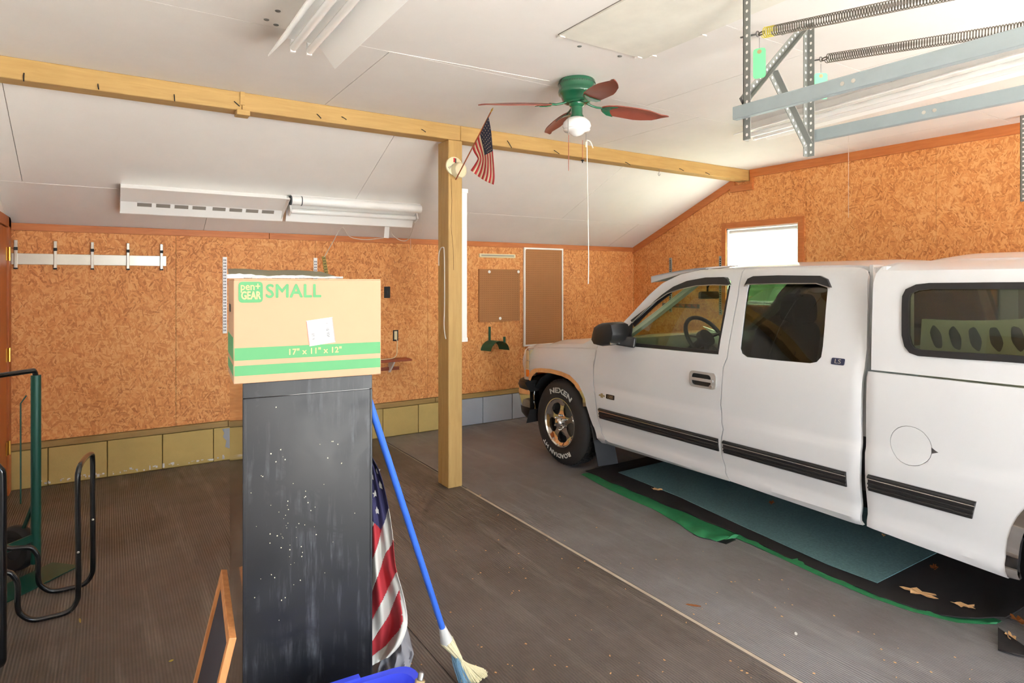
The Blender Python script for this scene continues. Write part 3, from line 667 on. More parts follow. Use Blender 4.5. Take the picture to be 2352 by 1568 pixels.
for s in (0, 1):
    xx = XS + 0.035 if not s else 2 * XC - XS - 0.175
    sbox((xx, -0.575, 0.72), (xx + 0.14, -0.55, 1.14)).build('tail_lamp', 'flag_red', tr, bevel=0.01)
sbox((XS + 0.03, -0.72, 0.45), (2 * XC - XS - 0.03, -0.56, 0.62)).build('rear_bumper', 'chrome', tr, bevel=0.02)
# cab roof, pillars, back
def cab_roof(u, v):
    y = lerp(1.858, 3.06, v); s = 2 * u - 1
    fz = max(0, (y - 2.75) / 0.31); bz = max(0, (2.02 - y) / 0.17)
    x0 = XS + 0.315 + 0.0 * fz
    return Vector((lerp(x0, 2 * XC - x0, u), y, 1.737 + 0.045 * (1 - s ** 2) - 0.022 * fz ** 2 - 0.02 * bz ** 2))
MB().grid(cab_roof, 16, 16, (0, 0, -0.03)).build('cab_roof', 'car_white', tr, smooth=50)
def back(u, v):
    z = lerp(0.95, 1.735, v); x0 = XS + cab_t(z) + 0.05; return Vector((lerp(x0, 2 * XC - x0, u), 1.758, z))
bk = MB(); bo = [(XS + 0.08, 0.8), (2 * XC - XS - 0.08, 0.8), (2 * XC - XS - 0.11, 1.2), (2 * XC - XS - 0.31, 1.735), (XS + 0.31, 1.735), (XS + 0.11, 1.2)]
bh = rounded([(XS + 0.30, 1.24), (2 * XC - XS - 0.30, 1.24), (2 * XC - XS - 0.38, 1.62), (XS + 0.38, 1.62)], 0.06)
sheet(bk, bo, [bh], lambda x, z: (x, cab_edge(z) + 0.012, z), (0, 0.02, 0), 0.2).build('cab_back', 'car_white', tr)
sheet(MB(), bh, [], lambda x, z: (x, cab_edge(z) + 0.02, z), (0, 0.003, 0), 0.3).build('cab_back_glass', 'glass_tint', tr)
# windscreen
def wsc(u, v):
    z = lerp(1.10, 1.728, v); s = 2 * u - 1
    yb = lerp(3.93, 3.05, v ** 0.92) ; x0 = XS + lerp(0.14, 0.335, v)
    return Vector((lerp(x0, 2 * XC - x0, u), yb + 0.07 * (1 - s * s) * (1 - 0.5 * v), z))
MB().grid(wsc, 12, 10, (0, -0.004, -0.002)).build('windscreen', 'glass_clear', tr, smooth=60)
for s in (0, 1):
    def pil(u, v, s=s):
        p = wsc(u * 0.045 if not s else 1 - u * 0.045, v); return p + Vector((0, 0.006, 0.004))
    MB().grid(pil, 2, 10, (0, -0.03, -0.02)).build('windscreen_pillar', 'car_white', tr, smooth=60)
MB().grid(lambda u, v: wsc(u, lerp(0.95, 1.0, v)) + Vector((0, 0.006, 0.004)), 10, 2, (0, -0.02, -0.02)).build('windscreen_header', 'car_white', tr)
# exterior sun visor over the windscreen
def visor(u, v):
    s = 2 * u - 1; e = 1 - abs(s) ** 4
    y = lerp(3.08, 3.60 + 0.06 * (1 - s * s), v); x0 = XS + lerp(0.33, 0.30, v)
    return Vector((lerp(x0, 2 * XC - x0, u), y, 1.742 + 0.028 * (1 - s * s) - 0.062 * v ** 1.5))
MB().grid(visor, 14, 8, (0, 0, -0.012)).build('sun_visor', 'car_white', tr, smooth=50)
for s in (0, 1):
    def vend(u, v, s=s):
        p = visor(0.0 if not s else 1.0, u); return p + Vector((0, 0, -v * (0.006 + 0.045 * (u ** 0.8))))
    MB().grid(vend, 8, 1, (0.012 if not s else -0.012, 0, 0)).build('sun_visor_end', 'car_white', tr)
def vlip(u, v):
    p = visor(u, 1.0); return p + Vector((0, 0.0, -0.05 * v))
MB().grid(vlip, 14, 1, (0, -0.012, 0)).build('sun_visor_lip', 'car_white', tr, smooth=50)
MB().lathe([(0.0, 0.03), (0.008, 0.03), (0.009, 0.0)], Matrix.Translation((XC - 0.3, 3.45, 1.72)), 12).build('marker_light', 'flag_red', tr)
# side window glass, door weather strip, rain visors
panel('window_glass', fwin, [], fx_cab, 'glass_clear', fd, thick=0.003, off=-0.010, step=0.08)
ws = spl(fx_cab, [(1443, 793), (1650, 813), (1649, 806), (1445, 786)])
panel('weather_strip', ws, [], fx_cab, 'trim_black', fd, thick=0.014, off=0.003)
fr1 = spl(fx_cab, [(1650, 814), (1655, 780), (1666, 722), (1677, 660), (1674, 655), (1662, 718), (1651, 778), (1646, 812)])
panel('window_channel', fr1, [], fx_cab, 'trim_black', fd, thick=0.014, off=0.0)
sail = spl(fx_cab, [(1432, 756), (1447, 747), (1453, 740), (1451, 760), (1445, 795), (1432, 788), (1428, 772)])
panel('mirror_sail', sail, [], fx_cab, 'plastic_black', fd, thick=0.014, off=0.006)
pil_in = spl(fx_cab, [(1453, 742), (1470, 727), (1500, 700), (1540, 666), (1540, 674), (1503, 703), (1474, 731), (1456, 750)])
panel('window_channel', pil_in, [], fx_cab, 'trim_black', fd, thick=0.014, off=0.0)
v1 = spl(fx_cab, [(1680, 654), (1675, 641), (1667, 636), (1625, 637), (1582, 645), (1551, 658), (1524, 677), (1488, 708), (1453, 735), (1456, 740), (1498, 700), (1538, 673), (1567, 663), (1604, 655), (1643, 653)])
panel('rain_visor', v1, [], fx_cab, 'plastic_black', fd, thick=0.02, off=0.022, step=0.03)
panel('window_glass', rwin, [], fx_cab, 'glass_tint', rd, thick=0.003, off=-0.006, step=0.08)
v2 = spl(fx_cab, [(1714, 656), (1722, 640), (1735, 634), (1793, 632), (1888, 633), (1904, 641), (1912, 660), (1899, 656), (1880, 650), (1800, 650), (1722, 652)])
panel('rain_visor', v2, [], fx_cab, 'plastic_black', rd, thick=0.02, off=0.024, step=0.03)
for par, pts in ((fd, [(1456, 741), (1498, 701), (1538, 674), (1567, 664), (1604, 656), (1643, 654), (1679, 655)]), (rd, [(1714, 657), (1722, 653), (1800, 651), (1880, 651), (1899, 657), (1911, 661)])):
    for s in (1, -1):
        q = [(fx_cab(*sp(fx_cab, a, b)) - 0.024, *sp(fx_cab, a, b)) for a, b in pts]
        if s < 0: q = [(2 * XC - c[0], c[1], c[2]) for c in q]
        MB().tube(q, 0.0035, 6).build('visor_edge', 'alu', par[0 if s > 0 else 1])
# rub strips
def strip(y0, y1, zb, zt, fx, par, slant=0):
    out = [(y0, zb), (y1 + slant, zb), (y1, zt), (y0, zt)]
    for s in (0, 1):
        root = panel('rub_strip', out, [], fx, 'plastic_black', par, thick=0.012, off=0.010, step=0.06)
        break
    h = zt - zb
    for (z, r, m) in ((zt - 0.012, 0.009, 'plastic_black'), (zt - h * 0.55, 0.006, 'plastic_black'), (zt - h * 0.8, 0.006, 'plastic_black'), (zt - 0.022, 0.004, 'chrome')):
        for s in (0, 1):
            f = (z - zb) / h
            q = [(fx(y, z) - 0.011, y, z) for y in [lerp(y0, y1 + slant * (1 - f), k / 8) for k in range(9)]]
            if s: q = [(2 * XC - c[0], c[1], c[2]) for c in q]
            MB().tube(q, r, 8).build('strip_bead' if m == 'chrome' else 'strip_rib', m, root[s], smooth=40)
strip(3.88, 2.70, 0.525, 0.608, fx_cab, fd); strip(2.658, 1.855, 0.525, 0.607, fx_cab, rd); strip(1.737, 1.25, 0.54, 0.625, fx_bed, bd, 0.018)
# door handle
hz = sp(fx_cab, 1615, 872)
def rrect(cy, cz, w_, h_, r): return rounded([(cy - w_ / 2, cz - h_ / 2), (cy + w_ / 2, cz - h_ / 2), (cy + w_ / 2, cz + h_ / 2), (cy - w_ / 2, cz + h_ / 2)], r, 5)
hb = panel('door_handle', rrect(hz[0], hz[1], 0.225, 0.108, 0.035), [rrect(hz[0] + 0.01, hz[1], 0.165, 0.078, 0.028)], fx_cab, 'handle_silver', fd, thick=0.012, off=0.012, step=0.03)
panel('handle_recess', rrect(hz[0] + 0.01, hz[1], 0.17, 0.082, 0.028), [], fx_cab, 'black_matte', hb, thick=0.004, off=0.004, step=0.05)
panel('handle_pull', rrect(hz[0], hz[1] + 0.002, 0.19, 0.020, 0.008), [], fx_cab, 'handle_silver', hb, thick=0.012, off=0.022, step=0.03)
panel('key_lock', rrect(hz[0] - 0.075, hz[1] - 0.035, 0.022, 0.022, 0.01), [], fx_cab, 'steel', hb, thick=0.008, off=0.018, step=0.03)
# badges
def badge_text(s, y, z, size, fx, par, m, off=0.006, sx=1.0):
    vs, fs = text_mesh(s, size)
    mb = MB().add([(fx(y - v.x * sx, z + v.y) - off, y - v.x * sx, z + v.y) for v in vs], fs); mb.build('badge_lettering', m, par, fixn=False)
b1 = sp(fx_cab, 1402, 911); b0 = sp(fx_cab, 1383, 908)
bp = panel('badge', rrect(b1[0], b1[1] - 0.002, 0.095, 0.036, 0.006), [], fx_cab, 'plastic_black', fd, thick=0.004, off=0.004, both=False)
badge_text('1500', b1[0], b1[1] - 0.013, 0.034, fx_cab, fd[0], 'alu', 0.005)
bt = [(b0[0] + a, b0[1] + b) for a, b in ((-.035, -.007), (-.013, -.007), (-.013, -.017), (.013, -.017), (.013, -.007), (.035, -.007), (.03, .007), (.012, .007), (.012, .017), (-.012, .017), (-.012, .007), (-.03, .007))]
panel('badge_emblem', bt, [], fx_cab, 'tan', fd, thick=0.004, off=0.006, both=False, step=0.02)
ls = sp(fx_cab, 1925, 830)
lb = panel('badge', rrect(ls[0], ls[1], 0.074, 0.036, 0.008), [], fx_cab, 'sflag_navy', rd, thick=0.004, off=0.004, both=False)
badge_text('LS', ls[0], ls[1] - 0.010, 0.034, fx_cab, rd[0], 'alu', 0.0052, 1.2)
# hood, cowl, front end
def hood(u, v):
    s = 2 * u - 1; y = lerp(3.86, 5.08, v); f = max(0, (v - 0.86) / 0.14)
    x0 = XS + 0.105 + 0.10 * corner((y - 4.70) / 0.40)
    z = ftop(y) + 0.004 + 0.085 * (1 - s * s) ** 0.8 * (1 - 0.35 * v) + 0.016 * math.exp(-((abs(s) - 0.62) / 0.12) ** 2)
    return Vector((lerp(x0, 2 * XC - x0, u), y + 0.03 * (1 - s * s) * v, z - 0.07 * f ** 2.2))
MB().grid(hood, 24, 24, (0, 0, -0.02)).build('hood', 'car_white', tr, smooth=50)
MB().grid(lambda u, v: hood(u, 1.0) + Vector((0, 0.012 + 0.02 * v, 0.012 - 0.05 * v)), 16, 3, (0, 0.012, 0.004)).build('hood_deflector', 'plastic_black', tr, smooth=60)
sbox((XS + 0.14, 3.72, 1.03), (2 * XC - XS - 0.14, 3.92, 1.095)).build('cowl', 'trim_black', tr)
# front fascia
def fas(u, z, k=0.0):
    s = 2 * u - 1; return Vector((lerp(XS + 0.06, 2 * XC - XS - 0.06, u), 5.02 + 0.09 * (1 - abs(s) ** 3) + k, z))
MB().grid(lambda u, v: fas(u, lerp(0.70, 0.985, v)), 16, 3, (0, -0.03, 0)).build('grille_surround', 'chrome', tr, smooth=50)
MB().grid(lambda u, v: fas(lerp(0.26, 0.74, u), lerp(0.74, 0.95, v), 0.006), 10, 3, (0, -0.02, 0)).build('grille', 'trim_black', tr)
MB().grid(lambda u, v: fas(lerp(0.26, 0.74, u), lerp(0.83, 0.86, v), 0.016), 10, 1, (0, -0.02, 0)).build('grille_bar', 'chrome', tr)
for s in (0, 1):
    g = lambda u: u if not s else 1 - u
    def lamp(u, v, z0, z1, s=s):
        a = g(lerp(-0.02, 0.24, u)); p = fas(a, lerp(z0, z1, v), 0.012); e = max(0, 1 - u / 0.18)
        p.y -= 0.05 * e * e; p.x += (-0.006 if not s else 0.006); return p
    MB().grid(lambda u, v: lamp(u, v, 0.885, 0.975), 8, 4, (0, -0.05, 0)).build('headlamp', 'lens', tr, smooth=50)
    MB().grid(lambda u, v: lamp(u, v, 0.80, 0.878), 8, 4, (0, -0.05, 0)).build('headlamp_low', 'lens', tr, smooth=50)
    MB().grid(lambda u, v: lamp(u, v, 0.725, 0.79), 8, 4, (0, -0.05, 0)).build('turn_signal', 'amber', tr, smooth=50)
# front bumper: profile swept round the front
path = [(XS + 0.03, 4.84), (XS + 0.012, 4.94), (XS + 0.012, 5.04), (XS + 0.04, 5.12), (XS + 0.12, 5.20), (XS + 0.30, 5.245), (XS + 0.65, 5.275), (XC, 5.285)]
path = path + [(2 * XC - x_, y_) for x_, y_ in reversed(path[:-1])]
pc = curve_pts([(a, b, 0) for a, b in path], 4)
def sweep(prof, name, m):
    n = len(pc); mb = MB(); vs = []; L = len(prof)
    for i, p in enumerate(pc):
        t = (pc[min(i + 1, n - 1)] - pc[max(i - 1, 0)]).normalized(); nn = Vector((-t.y, t.x, 0))
        if nn.y < -0.2 or (abs(nn.y) <= 0.2 and (nn.x > 0) == (p.x < XC)): nn = -nn
        for (o_, z) in prof: vs.append(Vector((p.x + nn.x * o_, p.y + nn.y * o_, z)))
    fs = []
    for i in range(n - 1):
        for j in range(L):
            k = (j + 1) % L; fs.append((i * L + j, i * L + k, (i + 1) * L + k, (i + 1) * L + j))
    fs += [tuple(range(L)), tuple((n - 1) * L + j for j in reversed(range(L)))]
    mb.add(vs, fs).build(name, m, tr, smooth=40)
sweep([(-0.05, 0.60), (0.0, 0.60), (0.012, 0.635), (0.0, 0.67), (-0.04, 0.69), (-0.09, 0.70), (-0.12, 0.69)], 'bumper_top_pad', 'plastic_black')
sweep([(-0.05, 0.43), (-0.012, 0.43), (0.004, 0.50), (0.008, 0.56), (0.0, 0.60), (-0.05, 0.60)], 'front_bumper', 'chrome')
sweep([(-0.10, 0.31), (-0.06, 0.31), (-0.02, 0.36), (-0.012, 0.43), (-0.05, 0.43)], 'bumper_valance', 'plastic_black')
# mirror
for s in (1, -1):
    mb = MB(); prof = [(1374, 780), (1377, 764), (1381, 749), (1393, 741), (1419, 739), (1426, 743), (1430, 764), (1427, 780), (1414, 791), (1393, 794), (1380, 791)]
    q = [onX(a, b, XS - 0.09) for a, b in prof]; c = sum(q, Vector()) / len(q)
    rings = []
    for (k, dx) in ((0.55, -0.10), (0.88, -0.085), (1.0, -0.04), (1.0, 0.04), (0.9, 0.085), (0.6, 0.10)):
        rings.append([Vector((p.x + dx, lerp(c.y, p.y, k), lerp(c.z, p.z, k))) for p in q])
    vs = [p for R in rings for p in R]; n = len(q); fs = [(i * n + j, i * n + (j + 1) % n, (i + 1) * n + (j + 1) % n, (i + 1) * n + j) for i in range(5) for j in range(n)] + [tuple(range(n)), tuple(5 * n + j for j in reversed(range(n)))]
    if s < 0: vs = [Vector((2 * XC - p.x, p.y, p.z)) for p in vs]
    mo = mb.add(vs, fs).build('side_mirror', 'plastic_black', tr, smooth=50)
    a = Vector((XS + 0.03, c.y - 0.16, c.z - 0.06)); b = Vector((XS - 0.06, c.y - 0.04, c.z - 0.04))
    if s < 0: a.x = 2 * XC - a.x; b.x = 2 * XC - b.x
    MB().bar(a, b, 0.07, 0.08).build('mirror_arm', 'plastic_black', mo, bevel=0.01)
    gx = XS - 0.09
    g = [Vector((lerp(gx - 0.075, gx + 0.075, u), c.y - 0.088, z)) for u, z in ((0, c.z - 0.07), (1, c.z - 0.07), (1, c.z + 0.07), (0, c.z + 0.07))]
    if s < 0: g = [Vector((2 * XC - p.x, p.y, p.z)) for p in g]
    MB().prism(g, (0, 0.004, 0)).build('mirror_glass', 'chrome', mo)
# wheels
def wheel(yc, zc, s):
    """s = 1 driver side, -1 other side; built about the axle, outward = -x on the driver side"""
    X0 = XS + 0.012 if s > 0 else 2 * XC - XS - 0.012
    M = Matrix.Translation((X0, yc, zc)) @ Matrix.Rotation(-PI / 2 if s > 0 else PI / 2, 4, 'Y')   # local +z points outward
    wh = MB().lathe([(0.215, -0.005), (0.235, 0.002), (0.27, 0.006), (0.31, 0.0), (0.345, -0.012), (0.365, -0.03), (0.375, -0.055), (0.377, -0.12), (0.375, -0.185), (0.36, -0.215), (0.31, -0.235), (0.22, -0.23)], M, 56, close=True).build('tyre', 'tyre', tr, smooth=30)
    tread = MB()
    for k in range(60):
        a = 2 * PI * k / 60
        for (z0_, z1_, o_) in ((-0.05, -0.075, 0), (-0.085, -0.115, 0.5), (-0.125, -0.155, 0), (-0.165, -0.19, 0.5)):
            aa = a + o_ * 2 * PI / 60; Mr = M @ Matrix.Rotation(aa, 4, 'Z')
            tread.box((0.372, -0.013, z1_), (0.3805, 0.013, z0_), Mr)
    o = tread.build('tread_blocks', 'tyre', wh); o['kind'] = 'stuff'
    rim = MB()
    def dish(a, b):
        r = math.hypot(a, b); z = -0.035 + 0.028 * max(0, (r - 0.165) / 0.05) ** 1 + 0.022 * math.exp(-(r / 0.075) ** 2)
        return M @ Vector((a, b, z))
    outer = [(0.208 * math.cos(2 * PI * k / 48), 0.208 * math.sin(2 * PI * k / 48)) for k in range(48)]
    holes = []
    for k in range(5):
        c = 2 * PI * (k + 0.5) / 5; h = []
        for (r, da) in ((0.080, -0.20), (0.110, -0.42), (0.148, -0.47), (0.178, -0.36), (0.186, 0.0), (0.178, 0.36), (0.148, 0.47), (0.110, 0.42), (0.080, 0.20)):
            h.append((r * math.cos(c + da), r * math.sin(c + da)))
        holes.append(rounded(h, 0.02, 2))
    # local +x of the wheel frame points up or down after the rotation; spoke 0 is turned to the top
    sheet(rim, outer, holes, dish, tuple((M.to_3x3() @ Vector((0, 0, -0.025)))), 0.02)
    rim.lathe([(0.205, -0.012), (0.212, 0.0), (0.218, 0.0), (0.222, -0.01)], M, 56, close=True)
    ri = rim.build('wheel_rim', 'chrome', tr, smooth=40)
    MB().lathe([(0.205, -0.03), (0.205, -0.2), (0.0, -0.2)], M, 40, caps=False).build('wheel_barrel', 'steel', ri, smooth=40)
    MB().lathe([(0.135, -0.09), (0.135, -0.085), (0.0, -0.085)], M, 32).build('brake_disc', 'iron', ri)
    MB().lathe([(0.046, -0.02), (0.044, 0.006), (0.036, 0.022), (0.02, 0.031), (0.0, 0.034)], M, 28).build('hub_cap', 'chrome', ri, smooth=50)
    for k in range(6):
        a = 2 * PI * k / 6; MB().lathe([(0.011, -0.02), (0.011, 0.0), (0.006, 0.008), (0.0, 0.009)], M @ Matrix.Translation((0.064 * math.cos(a), 0.064 * math.sin(a), 0)), 10).build('lug_nut', 'chrome', ri, smooth=50)
    if s > 0:
        for (word, mid, r0, size, sx) in (('NEXEN', 6, 0.266, 0.062, 1.6), ('ROADIAN HT', 187, 0.274, 0.054, 1.25)):
            vs, fs = text_mesh(word, size, outline=0.0019, spacing=1.05)
            out = []
            for v in vs:
                th = math.radians(mid) + v.x * sx / (r0 + 0.02); r = r0 + v.y
                out.append((X0 - 0.0065 + 0.0 - v.z + 0.10 * max(0, r - 0.285) ** 1.0 * 1.2, yc - r * math.sin(th), zc + r * math.cos(th)))
            MB().add(out, fs).build('tyre_lettering', 'letter_white', wh, fixn=False)
for s in (1, -1):
    wheel(4.44, 0.3815, s); wheel(RWY, 0.3815, s)
# wheel housings, underbody, mud flaps
for yc, r_ in ((4.44, 0.46), (RWY, 0.47)):
    for s in (1, -1):
        mb = MB().grid(lambda u, v: Vector(((XS + 0.035 + v * 0.42) if s > 0 else (2 * XC - XS - 0.035 - v * 0.42), yc - (r_ + (0.02 if yc > 2 else 0.0)) * math.cos(lerp(-0.15, PI + 0.15, u)), 0.39 + (r_ - (0.02 if yc > 2 else 0)) * math.sin(lerp(-0.15, PI + 0.15, u)))), 20, 3, (0, 0, 0.01))
        mb.build('wheel_housing', 'under_black', tr)
ub = MB().box((XS + 0.13, 1.75, 0.40), (2 * XC - XS - 0.13, 3.95, 0.50)).box((XS + 0.12, -0.5, 0.55), (2 * XC - XS - 0.12, 1.75, 0.63)).box((XS + 0.48, 3.9, 0.36), (2 * XC - XS - 0.48, 5.0, 0.70))
for s in (0, 1):
    x_ = XS + 0.42 if not s else 2 * XC - XS - 0.54
    ub.box((x_, -0.5, 0.33), (x_ + 0.12, 4.9, 0.47))
ub.build('underbody', 'under_black', tr)
MB().tube([(XS + 0.2, RWY, 0.378), (2 * XC - XS - 0.2, RWY, 0.378)], 0.05, 12).build('rear_axle', 'under_black', tr)
for s in (1, -1):
    P = [onX(a, b, XS + 0.03) for a, b in ((1341, 933), (1347, 930), (1360, 975), (1380, 1018), (1393, 1024), (1362, 1066), (1356, 1060), (1349, 1010))]
    P = [Vector((XS + 0.03, p.y, p.z)) for p in P]
    # the flap hangs behind the wheel, turned across the truck
    f = MB().grid(lambda u, v: Vector((XS + 0.035 + 0.19 * u, 4.07 - 0.13 * v ** 1.2 - 0.03 * u, lerp(0.62, 0.115, v))), 4, 10, (0, -0.006, 0)) if s > 0 else MB().grid(lambda u, v: Vector((2 * XC - XS - 0.035 - 0.19 * u, 4.07 - 0.13 * v ** 1.2 - 0.03 * u, lerp(0.62, 0.115, v))), 4, 10, (0, -0.006, 0))
    f.build('mud_flap', 'mudflap', tr, smooth=60)
# interior
si = MB().box((XS + 0.10, 1.78, 0.50), (2 * XC - XS - 0.10, 3.9, 0.56)).build('cabin_floor', 'seat_cloth', tr)
def dash(u, v):
    a = lerp(0, PI * 0.62, v); return Vector((lerp(XS + 0.09, 2 * XC - XS - 0.09, u), 3.50 - 0.20 * math.sin(a) + 0.25 * (1 - v), 1.075 + 0.10 * math.cos(a) - 0.42 * max(0, v - 0.6)))
MB().grid(dash, 8, 12, (0, 0.02, -0.02)).build('dashboard', 'dash_grey', tr, smooth=60)
sc = Vector((XS + 0.50, 3.22, 1.20)); ax = Vector((0, -0.82, 0.57)); r1 = Vector((1, 0, 0)); r2 = ax.cross(r1).normalized()
swm = MB().tube([sc + r1 * 0.19 * math.cos(2 * PI * k / 32) + r2 * 0.19 * math.sin(2 * PI * k / 32) for k in range(32)], 0.016, 10, closed=True)
sw = swm.build('steering_wheel', 'trim_black', tr, smooth=60)
MB().tube([sc - ax * 0.02, sc - ax * 0.35], 0.035, 10).build('steering_column', 'trim_black', tr)
MB().lathe([(0.075, -0.02), (0.07, 0.02), (0.0, 0.03)], Matrix.Translation(sc) @ ax.to_track_quat('Z', 'Y').to_matrix().to_4x4(), 20).build('horn_pad', 'trim_black', sw, smooth=40)
for a in (0.2, PI - 0.2, -PI / 2 + 0.5, -PI / 2 - 0.5):
    MB().bar(sc, sc + r1 * 0.18 * math.cos(a) + r2 * 0.18 * math.sin(a), 0.03, 0.014).build('steering_spoke', 'trim_black', sw)
def seat(x0, x1, y, zb=0.62):
    sd = MB().box((x0, y, zb), (x1, y + 0.5, zb + 0.28)).build('seat_cushion', 'seat_cloth', tr, bevel=0.05, seg=3)
    P = rounded([(x0, zb + 0.2), (x1, zb + 0.2), (x1, 1.32), (lerp(x0, x1, 0.72), 1.40), (lerp(x0, x1, 0.28), 1.40), (x0, 1.32)], 0.08)
    MB().prism([(a, y - 0.10 - (b - zb) * 0.18, b) for a, b in P], (0, 0.16, 0.02)).build('seat_back', 'seat_cloth', tr, bevel=0.03, seg=3)
    xm = (x0 + x1) / 2; P = rounded([(xm - 0.15, 1.36), (xm + 0.15, 1.36), (xm + 0.13, 1.56), (xm - 0.13, 1.56)], 0.08)
    MB().prism([(a, y - 0.27, b) for a, b in P], (0, 0.11, 0.0)).build('head_rest', 'seat_cloth', tr, bevel=0.03, seg=3)
seat(XS + 0.16, XS + 0.70, 2.62); seat(XC + 0.30, 2 * XC - XS - 0.16, 2.62)
sbox((XS + 0.14, 1.80, 0.56), (2 * XC - XS - 0.14, 2.20, 0.88)).build('rear_bench', 'seat_cloth', tr, bevel=0.04)
mc = onX(1625, 678, XC); MB().prism([(mc.x + a, mc.y, mc.z + b) for a, b in rounded([(-0.125, -0.03), (0.125, -0.03), (0.115, 0.035), (-0.115, 0.035)], 0.02)], (0, -0.03, 0)).build('rear_view_mirror', 'trim_black', tr, bevel=0.006)
MB().tube([mc + Vector((0, 0, 0.03)), mc + Vector((0, 0.0, 0.07)), mc + Vector((0, -0.06, 0.16))], 0.009, 8).build('mirror_stalk', 'trim_black', tr)
# things laid in the bed under the topper
def qp(u, v): return Vector((XS + 0.17 + 0.10 * v + 0.012 * math.sin(u * 23) * (1 - v), lerp(1.60, 0.10, u), lerp(0.66, 1.44 + 0.10 * u - 0.012 * math.sin(u * 9), v)))
q = tag(MB().grid(qp, 40, 8, (0.04, 0, 0.0)).build('patterned_blanket', 'quilt', smooth=60), 'pale blanket with a row of dark oval prints, seen through the topper window', 'blanket')
for k in range(13):
    u0 = 0.05 + k * 0.058; pts = []
    for j in range(18):
        a = 2 * PI * j / 18; rr_ = 1 + 0.05 * math.sin(5 * a + k)
        u = u0 + (0.017 * math.cos(a) - 0.010 * math.sin(a)) * rr_; v = 0.885 + 0.075 * math.sin(a) * rr_
        pts.append(qp(u, v) - Vector((0.003, 0, 0)))
    cc = qp(u0, 0.885) - Vector((0.003, 0, 0))
    MB().add(pts + [cc], [(j, (j + 1) % 18, 18) for j in range(18)]).build('oval_print', 'print_blue', q, fixn=False)
# ================================================================== CABINET, BOX AND THE THINGS LEANING ON THEM
BA = math.radians(-5.6); E1 = Vector((math.cos(BA), math.sin(BA), 0)); E2 = Vector((-math.sin(BA), math.cos(BA), 0)); UZ = Vector((0, 0, 1))
BO = Vector((0.302, 1.945, 0)); BZ = 1.343           # front left corner of the box, underside of the box
def bf(a, b, z): return BO + E1 * a + E2 * b + UZ * z
BM = Matrix(((E1.x, E2.x, 0, BO.x), (E1.y, E2.y, 0, BO.y), (0, 0, 1, 0), (0, 0, 0, 1)))
CW, CD, CH = 0.381, 0.675, BZ - 0.001
c0 = 0.025; cy0 = 0.008
fc = thing('filing_cabinet', bf(c0 + CW / 2, cy0 + CD / 2, 0), 'tall black metal filing cabinet turned backwards, with a cardboard box on top', 'cabinet')
MB().box((c0, cy0 + 0.004, 0.0), (c0 + CW, cy0 + CD, CH), BM).build('cabinet_body', 'cab_side_black', fc, bevel=0.004)
MB().box((c0 + 0.006, cy0, 0.03), (c0 + CW - 0.006, cy0 + 0.004, CH - 0.045), BM).build('back_panel', 'cab_black', fc, bevel=0.0008)
MB().box((c0 + 0.001, cy0 - 0.001, CH - 0.043), (c0 + CW - 0.001, cy0 + 0.004, CH), BM).build('top_flange', 'cab_black', fc, bevel=0.0008)
MB().box((c0, cy0 - 0.0015, 0.02), (c0 + 0.010, cy0 + 0.004, CH - 0.044), BM).build('side_seam', 'cab_black', fc, bevel=0.002)
MB().box((c0 + CW - 0.008, cy0 - 0.0015, 0.02), (c0 + CW, cy0 + 0.004, CH - 0.044), BM).build('side_seam', 'cab_black', fc, bevel=0.002)
for k in range(4):
    z = 0.06 + k * 0.318
    dr = MB().box((c0 + 0.012, cy0 + CD, z), (c0 + CW - 0.012, cy0 + CD + 0.014, z + 0.305), BM).build('drawer', 'cab_black', fc, bevel=0.003)
    MB().box((c0 + 0.13, cy0 + CD + 0.014, z + 0.2), (c0 + CW - 0.13, cy0 + CD + 0.035, z + 0.225), BM).build('drawer_handle', 'steel', dr, bevel=0.003)
# paint chips on the back panel
ch = MB(); rr = random.Random(3)
for (a, b) in [(634, 935), (655, 1055), (785, 1063), (744, 1112), (784, 1064), (622, 1160), (660, 1160), (714, 1172), (648, 1232), (650, 1235), (645, 1226), (702, 1140), (676, 1292), (690, 1332), (585, 1372), (655, 1372), (637, 1230), (695, 1268), (692, 1255), (700, 1205), (681, 1234), (665, 1278), (620, 1247), (641, 1424), (634, 1060), (600, 1092), (815, 1178), (735, 1020), (776, 1020)] + [(rr.gauss(670, 50), rr.gauss(1230, 90)) for _ in range(40)]:
    r = at_depth(a, b, 1.0) - Vector((0, 0, H)); org = Vector((0, 0, H)); P0 = bf(0, cy0 - 0.0006, 0)
    t = (P0 - org).dot(E2) / r.dot(E2); q = org + r * t; s_ = rr.uniform(0.0006, 0.0019)
    l = (q - BO).dot(E1)
    if l < c0 + 0.012 or l > c0 + CW - 0.012 or q.z < 0.05 or q.z > CH - 0.06: continue
    n = 6; pts = [q + E1 * (s_ * math.cos(2 * PI * k / n) * rr.uniform(.6, 1.3)) + UZ * (s_ * math.sin(2 * PI * k / n) * rr.uniform(.7, 1.5)) for k in range(n)]
    ch.add(pts, [tuple(range(n))])
o = ch.build('paint_chips', 'cream', fc, fixn=False); o['kind'] = 'stuff'
